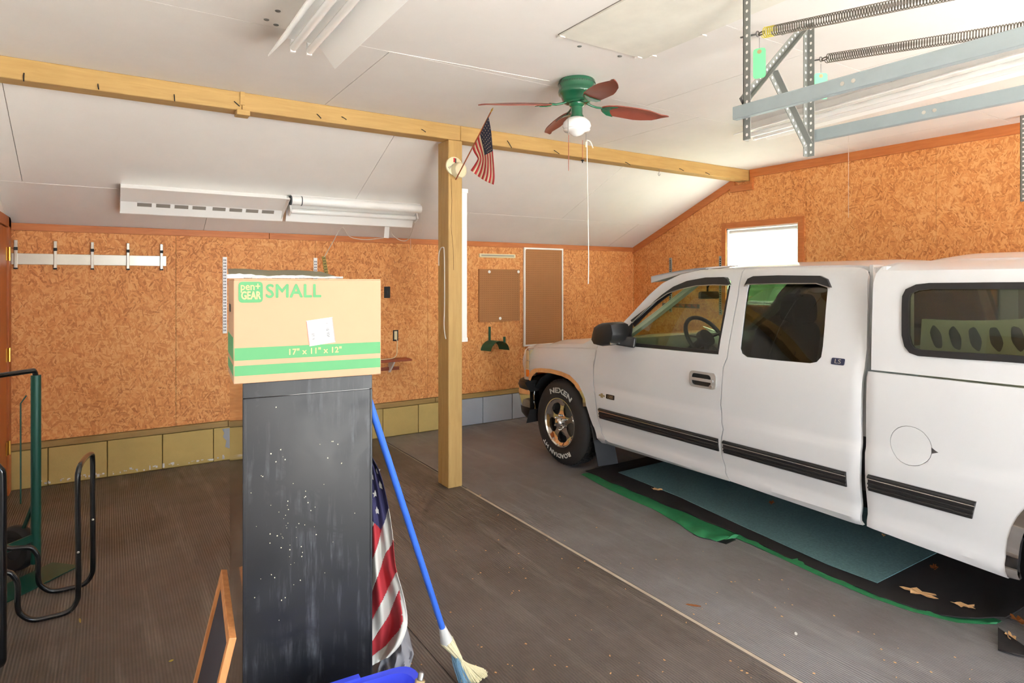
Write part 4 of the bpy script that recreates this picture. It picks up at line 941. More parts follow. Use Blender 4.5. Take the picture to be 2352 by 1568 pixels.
# cardboard box 17 x 11 x 12
BW_, BD_, BH_ = 0.432, 0.279, 0.305
bx = thing('cardboard_box', bf(BW_ / 2, BD_ / 2, BZ), 'tan and green cardboard moving box printed SMALL, on the black cabinet', 'box')
MB().box((0, 0, BZ), (BW_, BD_, BZ + BH_ - 0.004), BM).build('box_body', 'card', bx, bevel=0.003)
MB().box((0.002, 0.002, BZ + BH_ - 0.004), (BW_ - 0.002, BD_ / 2 - 0.001, BZ + BH_ - 0.001), BM).build('top_flap', 'card', bx)
MB().box((0.002, BD_ / 2 + 0.001, BZ + BH_ - 0.004), (BW_ - 0.002, BD_ - 0.002, BZ + BH_ - 0.001), BM).build('top_flap', 'card', bx)
for (z0_, z1_) in ((0.0675, 0.104), (0.023, 0.0525)):
    mb = MB().box((0.0025, -0.0006, BZ + z0_), (BW_ - 0.0025, 0.0002, BZ + z1_), BM); mb.build('green_band', 'card_green', bx)
    MB().box((-0.0006, 0.0025, BZ + z0_), (0.0002, BD_ - 0.0025, BZ + z1_ + (0.03 if z0_ > .05 else 0)), BM).build('green_band', 'card_green', bx)
def face_text(s, a, z, size, m, align='LEFT', off=0.0010, sx=1.0, rot=0.0, bold=0.0, spacing=1.0, parent=bx, sy=1.0):
    vs, fs = text_mesh(s, size, align=align, spacing=spacing); cr, sr = math.cos(rot), math.sin(rot); allv = []; allf = []
    for (dx, dy) in (((0, 0),) if not bold else ((0, 0), (bold, 0), (-bold, 0), (0, bold), (0, -bold))):
        n = len(allv); k = len(allv)
        for v in vs:
            x_, y_ = v.x * sx + dx, v.y * sy + dy
            allv.append(bf(a + x_ * cr - y_ * sr, -off - 0.00002 * (n / max(1, len(vs))), BZ + z + x_ * sr + y_ * cr))
        allf += [tuple(i + n for i in f) for f in fs]
    return MB().add(allv, allf).build('box_lettering', m, parent, fixn=False)
face_text('SMALL', 0.086, 0.2495, 0.056, 'card_green', sx=0.96, bold=0.0014, spacing=1.04)
P = rounded([(0.013, 0.235), (0.079, 0.235), (0.079, 0.296), (0.013, 0.296)], 0.012, 5)
MB().prism([bf(a, -0.0006, BZ + z) for a, z in P], -E2 * 0.0004).build('logo_badge', 'card_green', bx)
face_text('pen+', 0.0455, 0.272, 0.031, 'card_print', 'CENTER', 0.0016, 0.86, bold=0.0004)
face_text('GEAR', 0.0465, 0.2455, 0.0285, 'card_print', 'CENTER', 0.0016, 0.74, bold=0.0009, sy=1.12)
face_text('17" x 11" x 12"', 0.228, 0.0775, 0.0245, 'card_print', 'CENTER', 0.0012, 1.0, bold=0.0006, spacing=1.05)
for (yy, zz, s) in ((0.06, 0.115, 0.02), (0.12, 0.1, 0.02)):
    pass
MB().prism([(BM @ Vector((-0.0008, 0.16 + a, BZ + 0.215 + b))) for a, b in rounded([(-0.04, -0.012), (0.04, -0.012), (0.04, 0.012), (-0.04, 0.012)], 0.012)], -E1 * 0.0004).build('hand_hole', 'black_matte', bx)
# price label
lab = MB(); ang = math.radians(7)
def lp(u, v): return bf(0.245 + (u - 0.5) * 0.078 * math.cos(ang) - (v - 0.5) * 0.078 * math.sin(ang), -0.0009, BZ + 0.1435 + (u - 0.5) * 0.078 * math.sin(ang) + (v - 0.5) * 0.078 * math.cos(ang))
pl_ = MB().prism([lp(0, 0), lp(1, 0), lp(1, 1), lp(0, 1)], -E2 * 0.0004).build('price_label', 'paper', bx)
for (u0, u1) in ((-0.0, 0.03), (0.965, 1.0)):
    MB().prism([lp(u0, 0.02), lp(u1, 0.02), lp(u1, 0.98), lp(u0, 0.98)], -E2 * 0.0006).build('label_edge', 'pink', pl_)
bar = MB(); rr = random.Random(5); v = 0.25
while v < 0.78:
    h_ = rr.choice((0.008, 0.014, 0.02)); bar.prism([lp(0.70, v), lp(0.82, v), lp(0.82, v + h_), lp(0.70, v + h_)], -E2 * 0.0006); v += h_ + rr.choice((0.012, 0.02))
bar.build('bar_code', 'ink', pl_)
for (u, s, z) in ((0.24, '8.58', 0.055), (0.40, '', 0.03)):
    if s:
        c = lp(u, 0.22) - BO; face_text(s, c.dot(E1), c.z - BZ, 0.012, 'ink', 'LEFT', 0.0016, rot=ang + PI / 2, parent=pl_)
for u in (0.36, 0.46, 0.53, 0.61):
    MB().prism([lp(u, 0.2), lp(u + 0.012, 0.2), lp(u + 0.012, 0.72), lp(u, 0.72)], -E2 * 0.0006).build('print_line', 'seam_dark', pl_)
# folded plastic-wrapped sheet lying on the box
pk = thing('wrapped_sheet', bf(0.15, 0.14, BZ + BH_), 'olive flat panel in crumpled white film lying on top of the cardboard box', 'package')
def sheet_top(u, v):
    return bf(lerp(-0.012, 0.30, u) + 0.02 * v * (0.5 - u), lerp(0.02, 0.25, v), BZ + BH_ + 0.0105 * (1.2 - 0.5 * u) + 0.020 * v + 0.0015 * math.sin(u * 11))
MB().grid(sheet_top, 14, 6, (0, 0, -0.004)).build('flat_panel', 'film_olive', pk, smooth=40)
rr = random.Random(9); js = [[rr.uniform(-1, 1) for _ in range(31)] for _ in range(5)]
def film(u, v):
    i = int(u * 30); j = int(v * 4); n = js[j][i]
    h_ = (0.0095 + 0.002 * math.sin(u * 14)) * (1.25 - 0.6 * u) if True else 0
    return bf(lerp(-0.016, 0.315, u), 0.016 + 0.006 * n * (0.3 + v) - 0.004 * v, BZ + BH_ + 0.0005 + (1 - v) * h_ + 0.0015 * n * (1 - v))
MB().grid(film, 30, 4, tuple(E2 * 0.012)).build('film_wrap', 'film_white', pk, smooth=25)
# --- big flag hanging beside the cabinet
SX = 1.18
left_px = [(838, 1030), (836, 1100), (835, 1180), (834, 1260), (834, 1340), (834, 1420), (836, 1480), (838, 1536)]
right_px = [(853, 1046), (873, 1085), (890, 1150), (902, 1225), (909, 1300), (928, 1370), (936, 1430), (920, 1478), (880, 1516), (851, 1540)]
right_px = right_px[:8] + [(893, 1508)]
def poly_at(P, t):
    t = t * (len(P) - 1); i = min(int(t), len(P) - 2); f = t - i; return (lerp(P[i][0], P[i + 1][0], f), lerp(P[i][1], P[i + 1][1], f))
LC = [tuple(p)[:2] for p in curve_pts([(a, b, 0) for a, b in left_px], 6)]; RC = [tuple(p)[:2] for p in curve_pts([(a, b, 0) for a, b in right_px], 6)]
def fpx(u, v):
    a = poly_at(LC, v); b = poly_at(RC, v); bot = 1540 - 0
    return (lerp(a[0], b[0], u), lerp(a[1], b[1], u))
def fdepth(u, v): return 2.50 - 0.10 * v - 0.06 * u + 0.020 * math.sin(u * 9 + v * 3) * (0.3 + v) + 0.012 * math.sin(u * 17 - v * 4)
def fpt(u, v):
    a, b = fpx(u, v); return at_depth(a, b, fdepth(u, v))
fg = thing('large_flag', at_depth(880, 1536, 2.45), 'large stars and stripes flag hanging in folds beside the black cabinet', 'flag')
# stripe edges traced down the cloth
def plin(P):
    def f(x):
        for i in range(len(P) - 1):
            if x <= P[i + 1][0] or i == len(P) - 2: return lerp(P[i][1], P[i + 1][1], (x - P[i][0]) / (P[i + 1][0] - P[i][0]))
    return f
BND = [plin(p) for p in ([(834, 1255), (851, 1221), (860, 1201), (868, 1190), (880, 1170)], [(834, 1345), (851, 1301), (865, 1258), (877, 1216), (884, 1190), (890, 1160), (900, 1100)], [(834, 1410), (853, 1366), (870, 1315), (886, 1270), (900, 1250), (906, 1232), (915, 1190)],
    [(834, 1465), (853, 1427), (875, 1384), (907, 1319), (917, 1305), (930, 1270)], [(834, 1503), (853, 1475), (893, 1413), (918, 1351), (926, 1335), (945, 1290)], [(834, 1525), (853, 1507), (886, 1482), (918, 1446), (930, 1410), (945, 1370)])]
CANT = [(825, 1000), (853, 1030), (880, 1060), (895, 1120), (895, 1160), (883, 1198), (876, 1216), (862, 1203), (850, 1190), (825, 1178)]
NU, NV = 56, 300
cols = {'flag_red': MB(), 'flag_white': MB(), 'flag_blue': MB()}
for i in range(NU):
    for j in range(NV):
        a, b = fpx((i + .5) / NU, (j + .5) / NV)
        if inpoly(a, b, CANT): m = 'flag_blue'
        elif a > 914 + (b - 1315) * 0.10 and 1312 < b < 1455: m = 'flag_white'
        else: m = 'flag_red' if sum(1 for f in BND if b > f(a)) % 2 else 'flag_white'
        cols[m].add([fpt((i + p) / NU, (j + q) / NV) for p, q in ((0, 0), (1, 0), (1, 1), (0, 1))], [(0, 1, 2, 3)])
for m, mb in cols.items():
    o = mb.build({'flag_red': 'red_stripes', 'flag_white': 'white_stripes', 'flag_blue': 'blue_canton'}[m], m, fg, fixn=False)
    bm = bmesh.new(); bm.from_mesh(o.data); bmesh.ops.remove_doubles(bm, verts=bm.verts, dist=1e-5); bm.to_mesh(o.data); bm.free()
    o.data.polygons.foreach_set('use_smooth', [True] * len(o.data.polygons))
    md = o.modifiers.new('cloth', 'SOLIDIFY'); md.thickness = 0.0015
for (a, b, r) in ((866, 1082, 10), (855, 1096, 9), (873, 1115, 10), (862, 1134, 8.5), (866, 1173, 9.5), (853, 1148, 4)):
    pts = []
    for k in range(10):
        q = 1.15 * r * (1 if k % 2 == 0 else 0.42); an = PI / 2 + k * PI / 5 + 0.1; pts.append(at_depth(a + q * math.cos(an) * 0.8, b - q * math.sin(an), 2.36))
    c = sum(pts, Vector()) / 10
    # seat each star just in front of the cloth
    best = min(((i / 20, j / 60) for i in range(21) for j in range(40)), key=lambda t: (fpx(*t)[0] - a) ** 2 + (fpx(*t)[1] - b) ** 2)
    dd = fdepth(*best) - 0.007; o0 = Vector((0, 0, H))
    pts = [o0 + (p - o0) * (dd / 2.36) for p in pts]; c = o0 + (c - o0) * (dd / 2.36)
    MB().add(pts + [c], [(k, (k + 1) % 10, 10) for k in range(10)]).build('star', 'flag_white', fg, fixn=False)
ptop = at_depth(833, 960, 2.50); pbot = at_depth(846, 1500, 2.47); pbot.z = 0.02
MB().tube([ptop, pbot], 0.011, 10).build('flag_pole', 'stick', fg, smooth=50)
# --- grey cloth bag crumpled under the flag
gb_px_o = [(905, 1462), (925, 1440), (932, 1436), (941, 1452), (944, 1478), (952, 1492), (950, 1505), (944, 1508), (938, 1530), (930, 1548), (870, 1575), (855, 1560), (862, 1515), (882, 1488)]
gb = MB(); rr = random.Random(2)
def gcl(u, v):
    L = [(884, 1472), (872, 1500), (858, 1535), (846, 1572)]; R = [(930, 1430), (944, 1478), (951, 1500), (938, 1545)]
    a = poly_at(L, v); b = poly_at(R, v); x_, y_ = lerp(a[0], b[0], u), lerp(a[1], b[1], u)
    d_ = 2.46 - 0.03 * v + 0.022 * math.sin(u * 13 + v * 5) + 0.012 * math.sin(u * 29 - v * 8) + 0.09 * (abs(u - 0.5) * 2) ** 3
    p = at_depth(x_, y_, d_); p.z = max(p.z, 0.006); return p
cb = gb.grid(gcl, 30, 16, (0.03, 0.10, 0.0)).build('grey_cloth', 'cloth_grey', smooth=60); tag(cb, 'crumpled grey cloth under the large flag beside the cabinet', 'cloth')
# --- broom
br = thing('broom', (1.2, 2.27, 0), 'broom with blue handle leaning against the cabinet', 'broom')
hb_ = Vector((1.148, 2.295, 0.217)); ht_ = Vector((0.776, 2.118, 1.204)); hd = (ht_ - hb_).normalized()
MB().tube([hb_ - hd * 0.02, ht_ + hd * 0.085], 0.0125, 14).build('handle', 'broom_blue', br, smooth=50)
hpts = [hb_ + hd * 0.02, hb_, hb_ - hd * 0.03, hb_ - hd * 0.06]
MB().tube([hb_ + hd * 0.012, hb_ - hd * 0.025, hb_ - hd * 0.065], [0.0145, 0.020, 0.027], 16).build('ferrule', 'cap_white', br, smooth=50)
bris = MB(); rr = random.Random(4); side = hd.cross(Vector((0, 1, 0))).normalized(); oth = hd.cross(side).normalized()
tipc = Vector((1.262, 2.235, 0.010))
for k in range(260):
    a = rr.uniform(0, 2 * PI); q = math.sqrt(rr.random())
    s0 = hb_ - hd * 0.06 + (side * math.cos(a) + oth * math.sin(a)) * 0.026 * q
    e = tipc + Vector((math.cos(a) * 0.060 * q, math.sin(a) * 0.040 * q, 0.012 * rr.random())); mid = (s0 + e) / 2 + (side * math.cos(a) + oth * math.sin(a)) * 0.02 * q
    bris.tube([s0, mid, e], [0.0032, 0.003, 0.0018], 5)
o = bris.build('bristles', 'bristle', br); o['kind'] = 'stuff'
b2 = MB()
for k in range(40):
    a = rr.uniform(2.2, 4.6); s0 = hb_ - hd * 0.11 + (side * math.cos(a) + oth * math.sin(a)) * 0.028
    e = tipc + Vector((-0.055 + rr.uniform(-.02, .02), rr.uniform(-.05, .02), 0.02 * rr.random())); b2.tube([s0, (s0 + e) / 2 + Vector((-0.012, -0.012, 0)), e], 0.0014, 4)
o = b2.build('blue_bristles', 'bristle_blue', br); o['kind'] = 'stuff'
# --- blue bin in front of the cabinet
bn = thing('blue_bin', (0.52, 1.60, 0), 'blue plastic bin in front of the cabinet, only its rim in view', 'bin')
def bin_poly(g, z): return [Vector((a, b, z)) for a, b in rounded([(0.37 - g, 1.35 - g), (0.735 + g, 1.315 - g), (0.765 + g, 1.755 + g), (0.40 - g, 1.79 + g)], 0.06, 5)]
rings = [bin_poly(-0.05, 0.0), bin_poly(-0.045, 0.01), bin_poly(-0.012, 0.40), bin_poly(0.0, 0.472), bin_poly(0.012, 0.475), bin_poly(0.012, 0.458), bin_poly(0.004, 0.452)]
inn = [bin_poly(-0.008, 0.472), bin_poly(-0.02, 0.40), bin_poly(-0.055, 0.014)]
n = len(rings[0]); mb = MB(); R = [rings[0], rings[1], rings[2], rings[6], rings[5], rings[4], rings[3], inn[0], inn[1], inn[2]]
mb.add([p for r in R for p in r], [(i * n + j, i * n + (j + 1) % n, (i + 1) * n + (j + 1) % n, (i + 1) * n + j) for i in range(len(R) - 1) for j in range(n)] + [tuple(range(n)), tuple((len(R) - 1) * n + j for j in reversed(range(n)))])
mb.build('bin_shell', 'bin_blue', bn, smooth=40)
for (a, b) in ((0.55, 0.62),):
    MB().bar((0.52, 1.79, 0.475), (0.62, 1.785, 0.475), 0.02, 0.01).build('rim_grip', 'bin_blue', bn)
# tan handled tool standing in the bin
tl = thing('tan_handle', (0.62, 1.55, 0.02), 'tan wooden handle with a silver end sticking out of the blue bin', 'handle')
tip = at_depth(966, 1556, 1.74); base = Vector((0.56, 1.50, 0.03)); d_ = (tip - base).normalized()
MB().tube([base, tip - d_ * 0.005], 0.014, 12).build('handle_shaft', 'tan', tl, smooth=50)
MB().tube([tip - d_ * 0.005, tip + d_ * 0.012, tip + d_ * 0.016], [0.0085, 0.0085, 0.004], 12).build('end_cap', 'steel', tl, smooth=50)
# --- chalkboard leaning on the cabinet side
kb = thing('chalkboard', (0.26, 2.15, 0), 'small black chalkboard in an orange wood frame leaning against the cabinet', 'chalkboard')
T0 = Vector((0.352, 2.40, 0.62)); T1 = Vector((0.307, 1.924, 0.62)); D = Vector((-0.150, -0.002, -0.620)); 
def kp(u, v, n=0): 
    nn = (T1 - T0).cross(D).normalized(); 
    if nn.x > 0: nn = -nn
    return T0 + (T1 - T0) * u + D * v + nn * n
fwid = 0.028
for nm, (u0, v0), (u1, v1) in (('frame_rail', (0, 0.02), (1, 0.02)), ('frame_rail', (0, 0.98), (1, 0.98)), ('frame_stile', (0.03, 0.0), (0.03, 1.0)), ('frame_stile', (0.97, 0.0), (0.97, 1.0))):
    nn = kp(0, 0, 1) - kp(0, 0, 0); MB().bar(kp(u0, v0, 0.010), kp(u1, v1, 0.010), fwid, 0.020, up=nn).build(nm, 'pine', kb, bevel=0.002)
MB().prism([kp(0.03, 0.02, 0.004), kp(0.97, 0.02, 0.004), kp(0.97, 0.98, 0.004), kp(0.03, 0.98, 0.004)], (kp(0, 0, 0.010) - kp(0, 0, 0.004))).build('board', 'slate', kb)
# ================================================================== LEFT CORNER: black tube rack and green hand truck
rk = thing('tube_rack', (-0.25, 3.9, 0), 'black bent steel tube rack standing on the floor near the hand truck', 'rack')
ln = [(-0.47, 0.28), (-0.402, 0.270), (-0.379, 0.25), (-0.363, 0.204), (-0.362, 0.10), (-0.349, 0.058), (-0.306, 0.020), (-0.235, 0.0135), (-0.165, 0.020), (-0.132, 0.062), (-0.126, 0.12), (-0.126, 0.285), (-0.128, 0.50), (-0.129, 0.66)]
A = [Vector((x_, 3.755, z_)) for x_, z_ in ln]
B = [Vector((x_ + 0.055, 4.05, z_)) for x_, z_ in ln]
top = [Vector((-0.126, 3.765, 0.70)), Vector((-0.118, 3.80, 0.722)), Vector((-0.098, 3.95, 0.722)), Vector((-0.078, 4.03, 0.715)), Vector((-0.073, 4.05, 0.685))]
full = A + top + [Vector((-0.072, 4.05, 0.60))] + list(reversed(B))[1:]
MB().tube(curve_pts(full, 5), 0.0125, 12).build('bent_tube', 'tube_black', rk, smooth=50)
MB().tube(curve_pts([Vector((-0.47, 3.755, 0.28)), Vector((-0.52, 3.755, 0.29)), Vector((-0.54, 3.76, 0.33)), Vector((-0.54, 3.76, 0.70)), Vector((-0.54, 3.80, 0.74)), Vector((-0.51, 4.01, 0.74)), Vector((-0.49, 4.05, 0.70)), Vector((-0.485, 4.05, 0.33)), Vector((-0.46, 4.05, 0.30)), Vector((-0.415, 4.05, 0.28))], 5), 0.0125, 12).build('bent_tube', 'tube_black', rk, smooth=50)
MB().tube(curve_pts([(-0.54, 3.76, 0.29), (-0.52, 3.62, 0.10), (-0.46, 3.50, 0.024), (-0.40, 3.40, 0.024), (-0.375, 3.345, 0.05), (-0.372, 3.335, 0.12), (-0.372, 3.335, 0.45), (-0.372, 3.335, 0.80), (-0.382, 3.335, 0.86), (-0.42, 3.34, 0.885), (-0.56, 3.36, 0.885)], 6), 0.0150, 12).build('bent_tube', 'tube_black', rk, smooth=50)
for p in ((-0.126, 3.742, 0.305), (-0.071, 4.037, 0.36)):
    MB().lathe([(0.0, 0.0035), (0.005, 0.002), (0.006, 0.0)], Matrix.Translation(p) @ Matrix.Rotation(PI / 2, 4, 'X'), 10).build('rivet', 'alu', rk)
# green hand truck
hk = thing('hand_truck', (-0.45, 4.3, 0), 'green upright hand truck with a toe plate standing by the side wall', 'hand truck')
rA = Vector((-0.345, 4.42, 0)); rB = Vector((-0.585, 4.18, 0)); e_ = (rB - rA).normalized(); nf = Vector((0.7071, -0.7071, 0))
for k, r in enumerate((rA, rB)):
    MB().tube([r + UZ * 0.05, r + UZ * 1.11], 0.0245, 14).build('rail', 'ht_green', hk, smooth=50)
MB().tube(curve_pts([rA + UZ * 1.10, rA + UZ * 1.135 + e_ * 0.012, rA + UZ * 1.138 + e_ * 0.05, rB + UZ * 1.138 - e_ * 0.05, rB + UZ * 1.135 - e_ * 0.012, rB + UZ * 1.10], 5), 0.014, 10).build('grip_bar', 'tube_black', hk, smooth=50)
for z in (0.20,): MB().bar(rA + UZ * z, rB + UZ * z, 0.012, 0.04).build('cross_bar', 'ht_green', hk)
tp = [rA - e_ * 0.10, rB + e_ * 0.02, rB + e_ * 0.02 + nf * 0.19, rA - e_ * 0.10 + nf * 0.19]
MB().prism([p + UZ * 0.004 for p in tp], (0, 0, 0.006)).build('toe_plate', 'ht_green', hk)
for r in (rA, rB):
    c = r - nf * 0.13 + UZ * 0.125; Mw = Matrix.Translation(c) @ e_.to_track_quat('Z', 'Y').to_matrix().to_4x4()
    w_ = MB().lathe([(0.06, -0.03), (0.11, -0.036), (0.125, -0.015), (0.125, 0.015), (0.11, 0.036), (0.06, 0.03)], Mw, 28, close=True).build('wheel', 'tyre', hk, smooth=40)
    MB().lathe([(0.0, -0.02), (0.062, -0.022), (0.062, 0.022), (0.0, 0.02)], Mw, 20).build('wheel_hub', 'mudflap', w_, smooth=40)
    MB().bar(r + UZ * 0.16, c, 0.02, 0.02).build('axle_bracket', 'ht_green', hk)
    MB().bar(r + UZ * 0.42, c + UZ * 0.02, 0.014, 0.014).build('brace', 'ht_green', hk)
MB().tube([rA - nf * 0.13 + UZ * 0.125, rB - nf * 0.13 + UZ * 0.125], 0.008, 8).build('axle', 'steel', hk)
MB().tube([rA + e_ * 0.03 - nf * 0.03 + UZ * 1.0, rA + e_ * 0.055 - nf * 0.04 + UZ * 0.96, rA + e_ * 0.055 - nf * 0.04 + UZ * 0.40], 0.004, 8).build('tension_rod', 'ht_green', hk)
# ================================================================== ON THE BACK WALL
# aluminium tool rail with five clips
ra = thing('tool_rail', (-0.1, YB, 1.82), 'brushed aluminium tool rail with five spring clips on the back wall', 'tool rail')
MB().box((-0.645, YB - 0.006, 1.774), (0.425, YB, 1.862)).build('rail_plate', 'alu_brushed', ra, bevel=0.002)
for a in (36, 127, 212, 294, 371):
    x_ = onY(a, 585, YB - 0.02).x
    cl = MB().box((x_ - 0.011, YB - 0.028, 1.745), (x_ + 0.011, YB - 0.006, 1.965)).build('clip', 'alu_brushed', ra, bevel=0.003)
    MB().box((x_ - 0.012, YB - 0.030, 1.885), (x_ + 0.012, YB - 0.005, 1.910)).build('clip_pad', 'black_matte', cl)
    MB().box((x_ - 0.012, YB - 0.042, 1.737), (x_ + 0.012, YB - 0.006, 1.748)).build('clip_foot', 'black_matte', cl)
# slotted shelf standards
def standard(name, x_, z0_, z1_, lab, m='white_enamel', wall='back', y_=0, w_=0.018, tilt=0.0):
    o = thing(name, (x_, YB, z0_) if wall == 'back' else (XR, y_, z0_), lab, 'shelf standard', 'slotted shelf standards')
    if wall == 'back':
        T = Matrix.Translation((x_, YB, (z0_ + z1_) / 2)) @ Matrix.Rotation(tilt, 4, 'Y'); h_ = (z1_ - z0_) / 2
        MB().box((-w_, -0.012, -h_), (w_, 0, h_), T).build('channel', m, o, bevel=0.001)
        s = MB(); z = -h_ + 0.02
        while z < h_ - 0.02:
            s.box((-w_ * 0.55, -0.0128, z), (-w_ * 0.2, -0.011, z + 0.016), T); s.box((w_ * 0.2, -0.0128, z), (w_ * 0.55, -0.011, z + 0.016), T); z += 0.028
    else:
        MB().box((XR - 0.012, y_ - w_, z0_), (XR, y_ + w_, z1_)).build('channel', m, o, bevel=0.001)
        s = MB(); z = z0_ + 0.02
        while z < z1_ - 0.02:
            s.box((XR - 0.0128, y_ - w_ * 0.5, z), (XR - 0.011, y_ + w_ * 0.5, z + 0.012)); z += 0.026
    q = s.build('slots', 'black_matte', o); q['kind'] = 'stuff'
    return o
standard('shelf_standard', 0.896, 1.163, 1.864, 'white slotted shelf standard left of the cardboard box on back wall')
standard('shelf_standard', 1.719, 1.163, 1.873, 'white slotted shelf standard behind the cardboard box, next to the olive one')
standard('shelf_standard', 1.822, 1.62, 1.892, 'olive painted slotted standard hanging tilted on the back wall', 'olive_bracket', tilt=-0.16)
standard('shelf_standard', 0, 1.25, 1.94, 'thin grey slotted standard near the corner of gable wall', 'galv', 'right', 5.575, 0.02)
standard('shelf_standard', 0, 1.25, 1.935, 'thin grey slotted standard beside the gable window', 'galv', 'right', 4.80, 0.02)
# rails with hooks seen through the truck windows
hr = thing('hook_strip', (XR, 4.9, 1.45), 'dark strip of coloured hooks on gable wall seen through the cab', 'hook strip')
q0, q1 = onX(1523, 700, XR), onX(1607, 706, XR)
MB().box((XR - 0.015, q1.y, q0.z - 0.025), (XR, q0.y, q0.z + 0.025)).build('strip', 'dash_grey', hr)
for k in range(5):
    y_ = lerp(q0.y, q1.y, 0.25 + 0.16 * k); MB().prism([(XR - 0.02, y_ - 0.04, q0.z + 0.02), (XR - 0.02, y_ + 0.04, q0.z + 0.02), (XR - 0.02, y_ - 0.03, q0.z - 0.02)], (0.004, 0, 0)).build('coloured_tab', 'shelf_red', hr)
# switch plate, outlet, cord, small shelf
sw_ = thing('switch_plate', (2.47, YB, 1.5), 'black switch plate on the strand board beside the box', 'switch')
sbox((2.437, YB - 0.006, 1.465), (2.504, YB, 1.585)).build('plate', 'black_matte', sw_, bevel=0.002); sbox((2.462, YB - 0.012, 1.51), (2.479, YB - 0.005, 1.54)).build('toggle', 'plastic_black', sw_)
ot = thing('wall_outlet', (2.566, YB, 1.06), 'bare wall outlet in a cut hole with a cord plugged in', 'outlet')
sbox((2.536, YB - 0.002, 1.005), (2.596, YB, 1.122)).build('cut_hole', 'black_matte', ot)
sbox((2.549, YB - 0.009, 1.02), (2.583, YB - 0.001, 1.11)).build('receptacle', 'cream', ot, bevel=0.004)
c1 = [Vector((2.566, YB - 0.012, 1.04)), Vector((2.565, YB - 0.05, 1.0)), Vector((2.558, YB - 0.06, 0.93)), Vector((2.545, YB - 0.08, 0.87)), Vector((2.50, YB - 0.10, 0.84)), Vector((2.42, YB - 0.10, 0.832)), Vector((2.30, YB - 0.08, 0.831))]
tag(MB().tube(curve_pts(c1, 6), 0.004, 8).build('appliance_cord', 'cream', smooth=60), 'cream cord running from the wall outlet onto the little red shelf', 'cord')
sh = thing('wall_shelf', (2.3, YB, 0.8), 'short reddish wooden wall shelf behind the box, below the outlet', 'shelf')
sbox((1.85, YB - 0.17, 0.805), (2.68, YB, 0.825)).build('board', 'shelf_red', sh, bevel=0.002)
sbox((1.85, YB - 0.02, 0.70), (2.60, YB, 0.735)).build('wall_cleat', 'shelf_red', sh)
MB().prism([(2.485, YB, 0.805), (2.485, YB - 0.15, 0.805), (2.485, YB - 0.14, 0.79), (2.485, YB - 0.02, 0.68), (2.485, YB, 0.68)], (0.018, 0, 0)).build('bracket', 'white_enamel', sh)
MB().prism([(1.95, YB, 0.805), (1.95, YB - 0.15, 0.805), (1.95, YB - 0.14, 0.79), (1.95, YB - 0.02, 0.68), (1.95, YB, 0.68)], (0.018, 0, 0)).build('bracket', 'white_enamel', sh)
# pegboards
def pegboard(x0, x1, z0_, z1_, lab, thick, frame):
    o = thing('pegboard', ((x0 + x1) / 2, YB, z0_), lab, 'pegboard', 'pegboards')
    MB().box((x0, YB - thick, z0_), (x1, YB, z1_)).build('board', 'pegboard', o, bevel=0.001)
    h_ = MB(); st = 0.0254; nx = int((x1 - x0 - 0.02) / st); nz = int((z1_ - z0_ - 0.02) / st)
    for i in range(nx):
        for j in range(nz):
            cx, cz = x0 + 0.02 + i * st, z0_ + 0.02 + j * st
            h_.add([(cx + 0.0032 * math.cos(k * PI / 3), YB - thick - 0.0004, cz + 0.0032 * math.sin(k * PI / 3)) for k in range(6)], [tuple(range(6))])
    q = h_.build('peg_holes', 'hole', o, fixn=False); q['kind'] = 'stuff'
    if frame:
        w_ = 0.020
        for a, b in (((x0 - w_, z0_ - w_), (x0, z1_ + w_)), ((x1, z0_ - w_), (x1 + w_, z1_ + w_)), ((x0, z0_ - w_), (x1, z0_)), ((x0, z1_), (x1, z1_ + w_))):
            MB().box((a[0], YB - thick - 0.008, a[1]), (b[0], YB, b[1])).build('frame_edge', 'white_enamel', o, bevel=0.002)
    return o
p1 = pegboard(3.580, 4.140, 1.17, 1.782, 'square brown pegboard held by three white washers', 0.022, False)
p2 = pegboard(4.222, 4.775, 0.875, 2.03, 'tall brown pegboard in a white frame near the corner', 0.018, True)
for (a, b) in ((1124, 624), (1191, 624), (1149, 731)):
    q = onY(a, b, YB - 0.0225); MB().lathe([(0.0, 0.006), (0.006, 0.006), (0.008, 0.003), (0.017, 0.002), (0.018, 0)], Matrix.Translation(q) @ Matrix.Rotation(PI / 2, 4, 'X'), 18).build('washer', 'white_enamel', p1, smooth=40)
for (a, b) in ((1207, 573), (1286, 573)):
    q = onY(a, b, YB - 0.0185); MB().lathe([(0.0, 0.004), (0.006, 0.003), (0.007, 0)], Matrix.Translation(q) @ Matrix.Rotation(PI / 2, 4, 'X'), 12).build('screw', 'white_enamel', p2)
mg = thing('tool_strip', (3.83, YB, 1.94), 'cream magnetic tool strip with dark grooves above the square pegboard', 'tool strip')
MB().prism([(a, YB - 0.02, b) for a, b in rounded([(3.588, 1.918), (4.081, 1.918), (4.081, 1.962), (3.588, 1.962)], 0.012)], (0, 0.02, 0)).build('strip_body', 'cream', mg, bevel=0.002)
sbox((3.61, YB - 0.0215, 1.938), (4.06, YB - 0.019, 1.947)).build('groove', 'iron', mg); sbox((3.61, YB - 0.0215, 1.928), (4.06, YB - 0.019, 1.931)).build('groove', 'tan', mg)
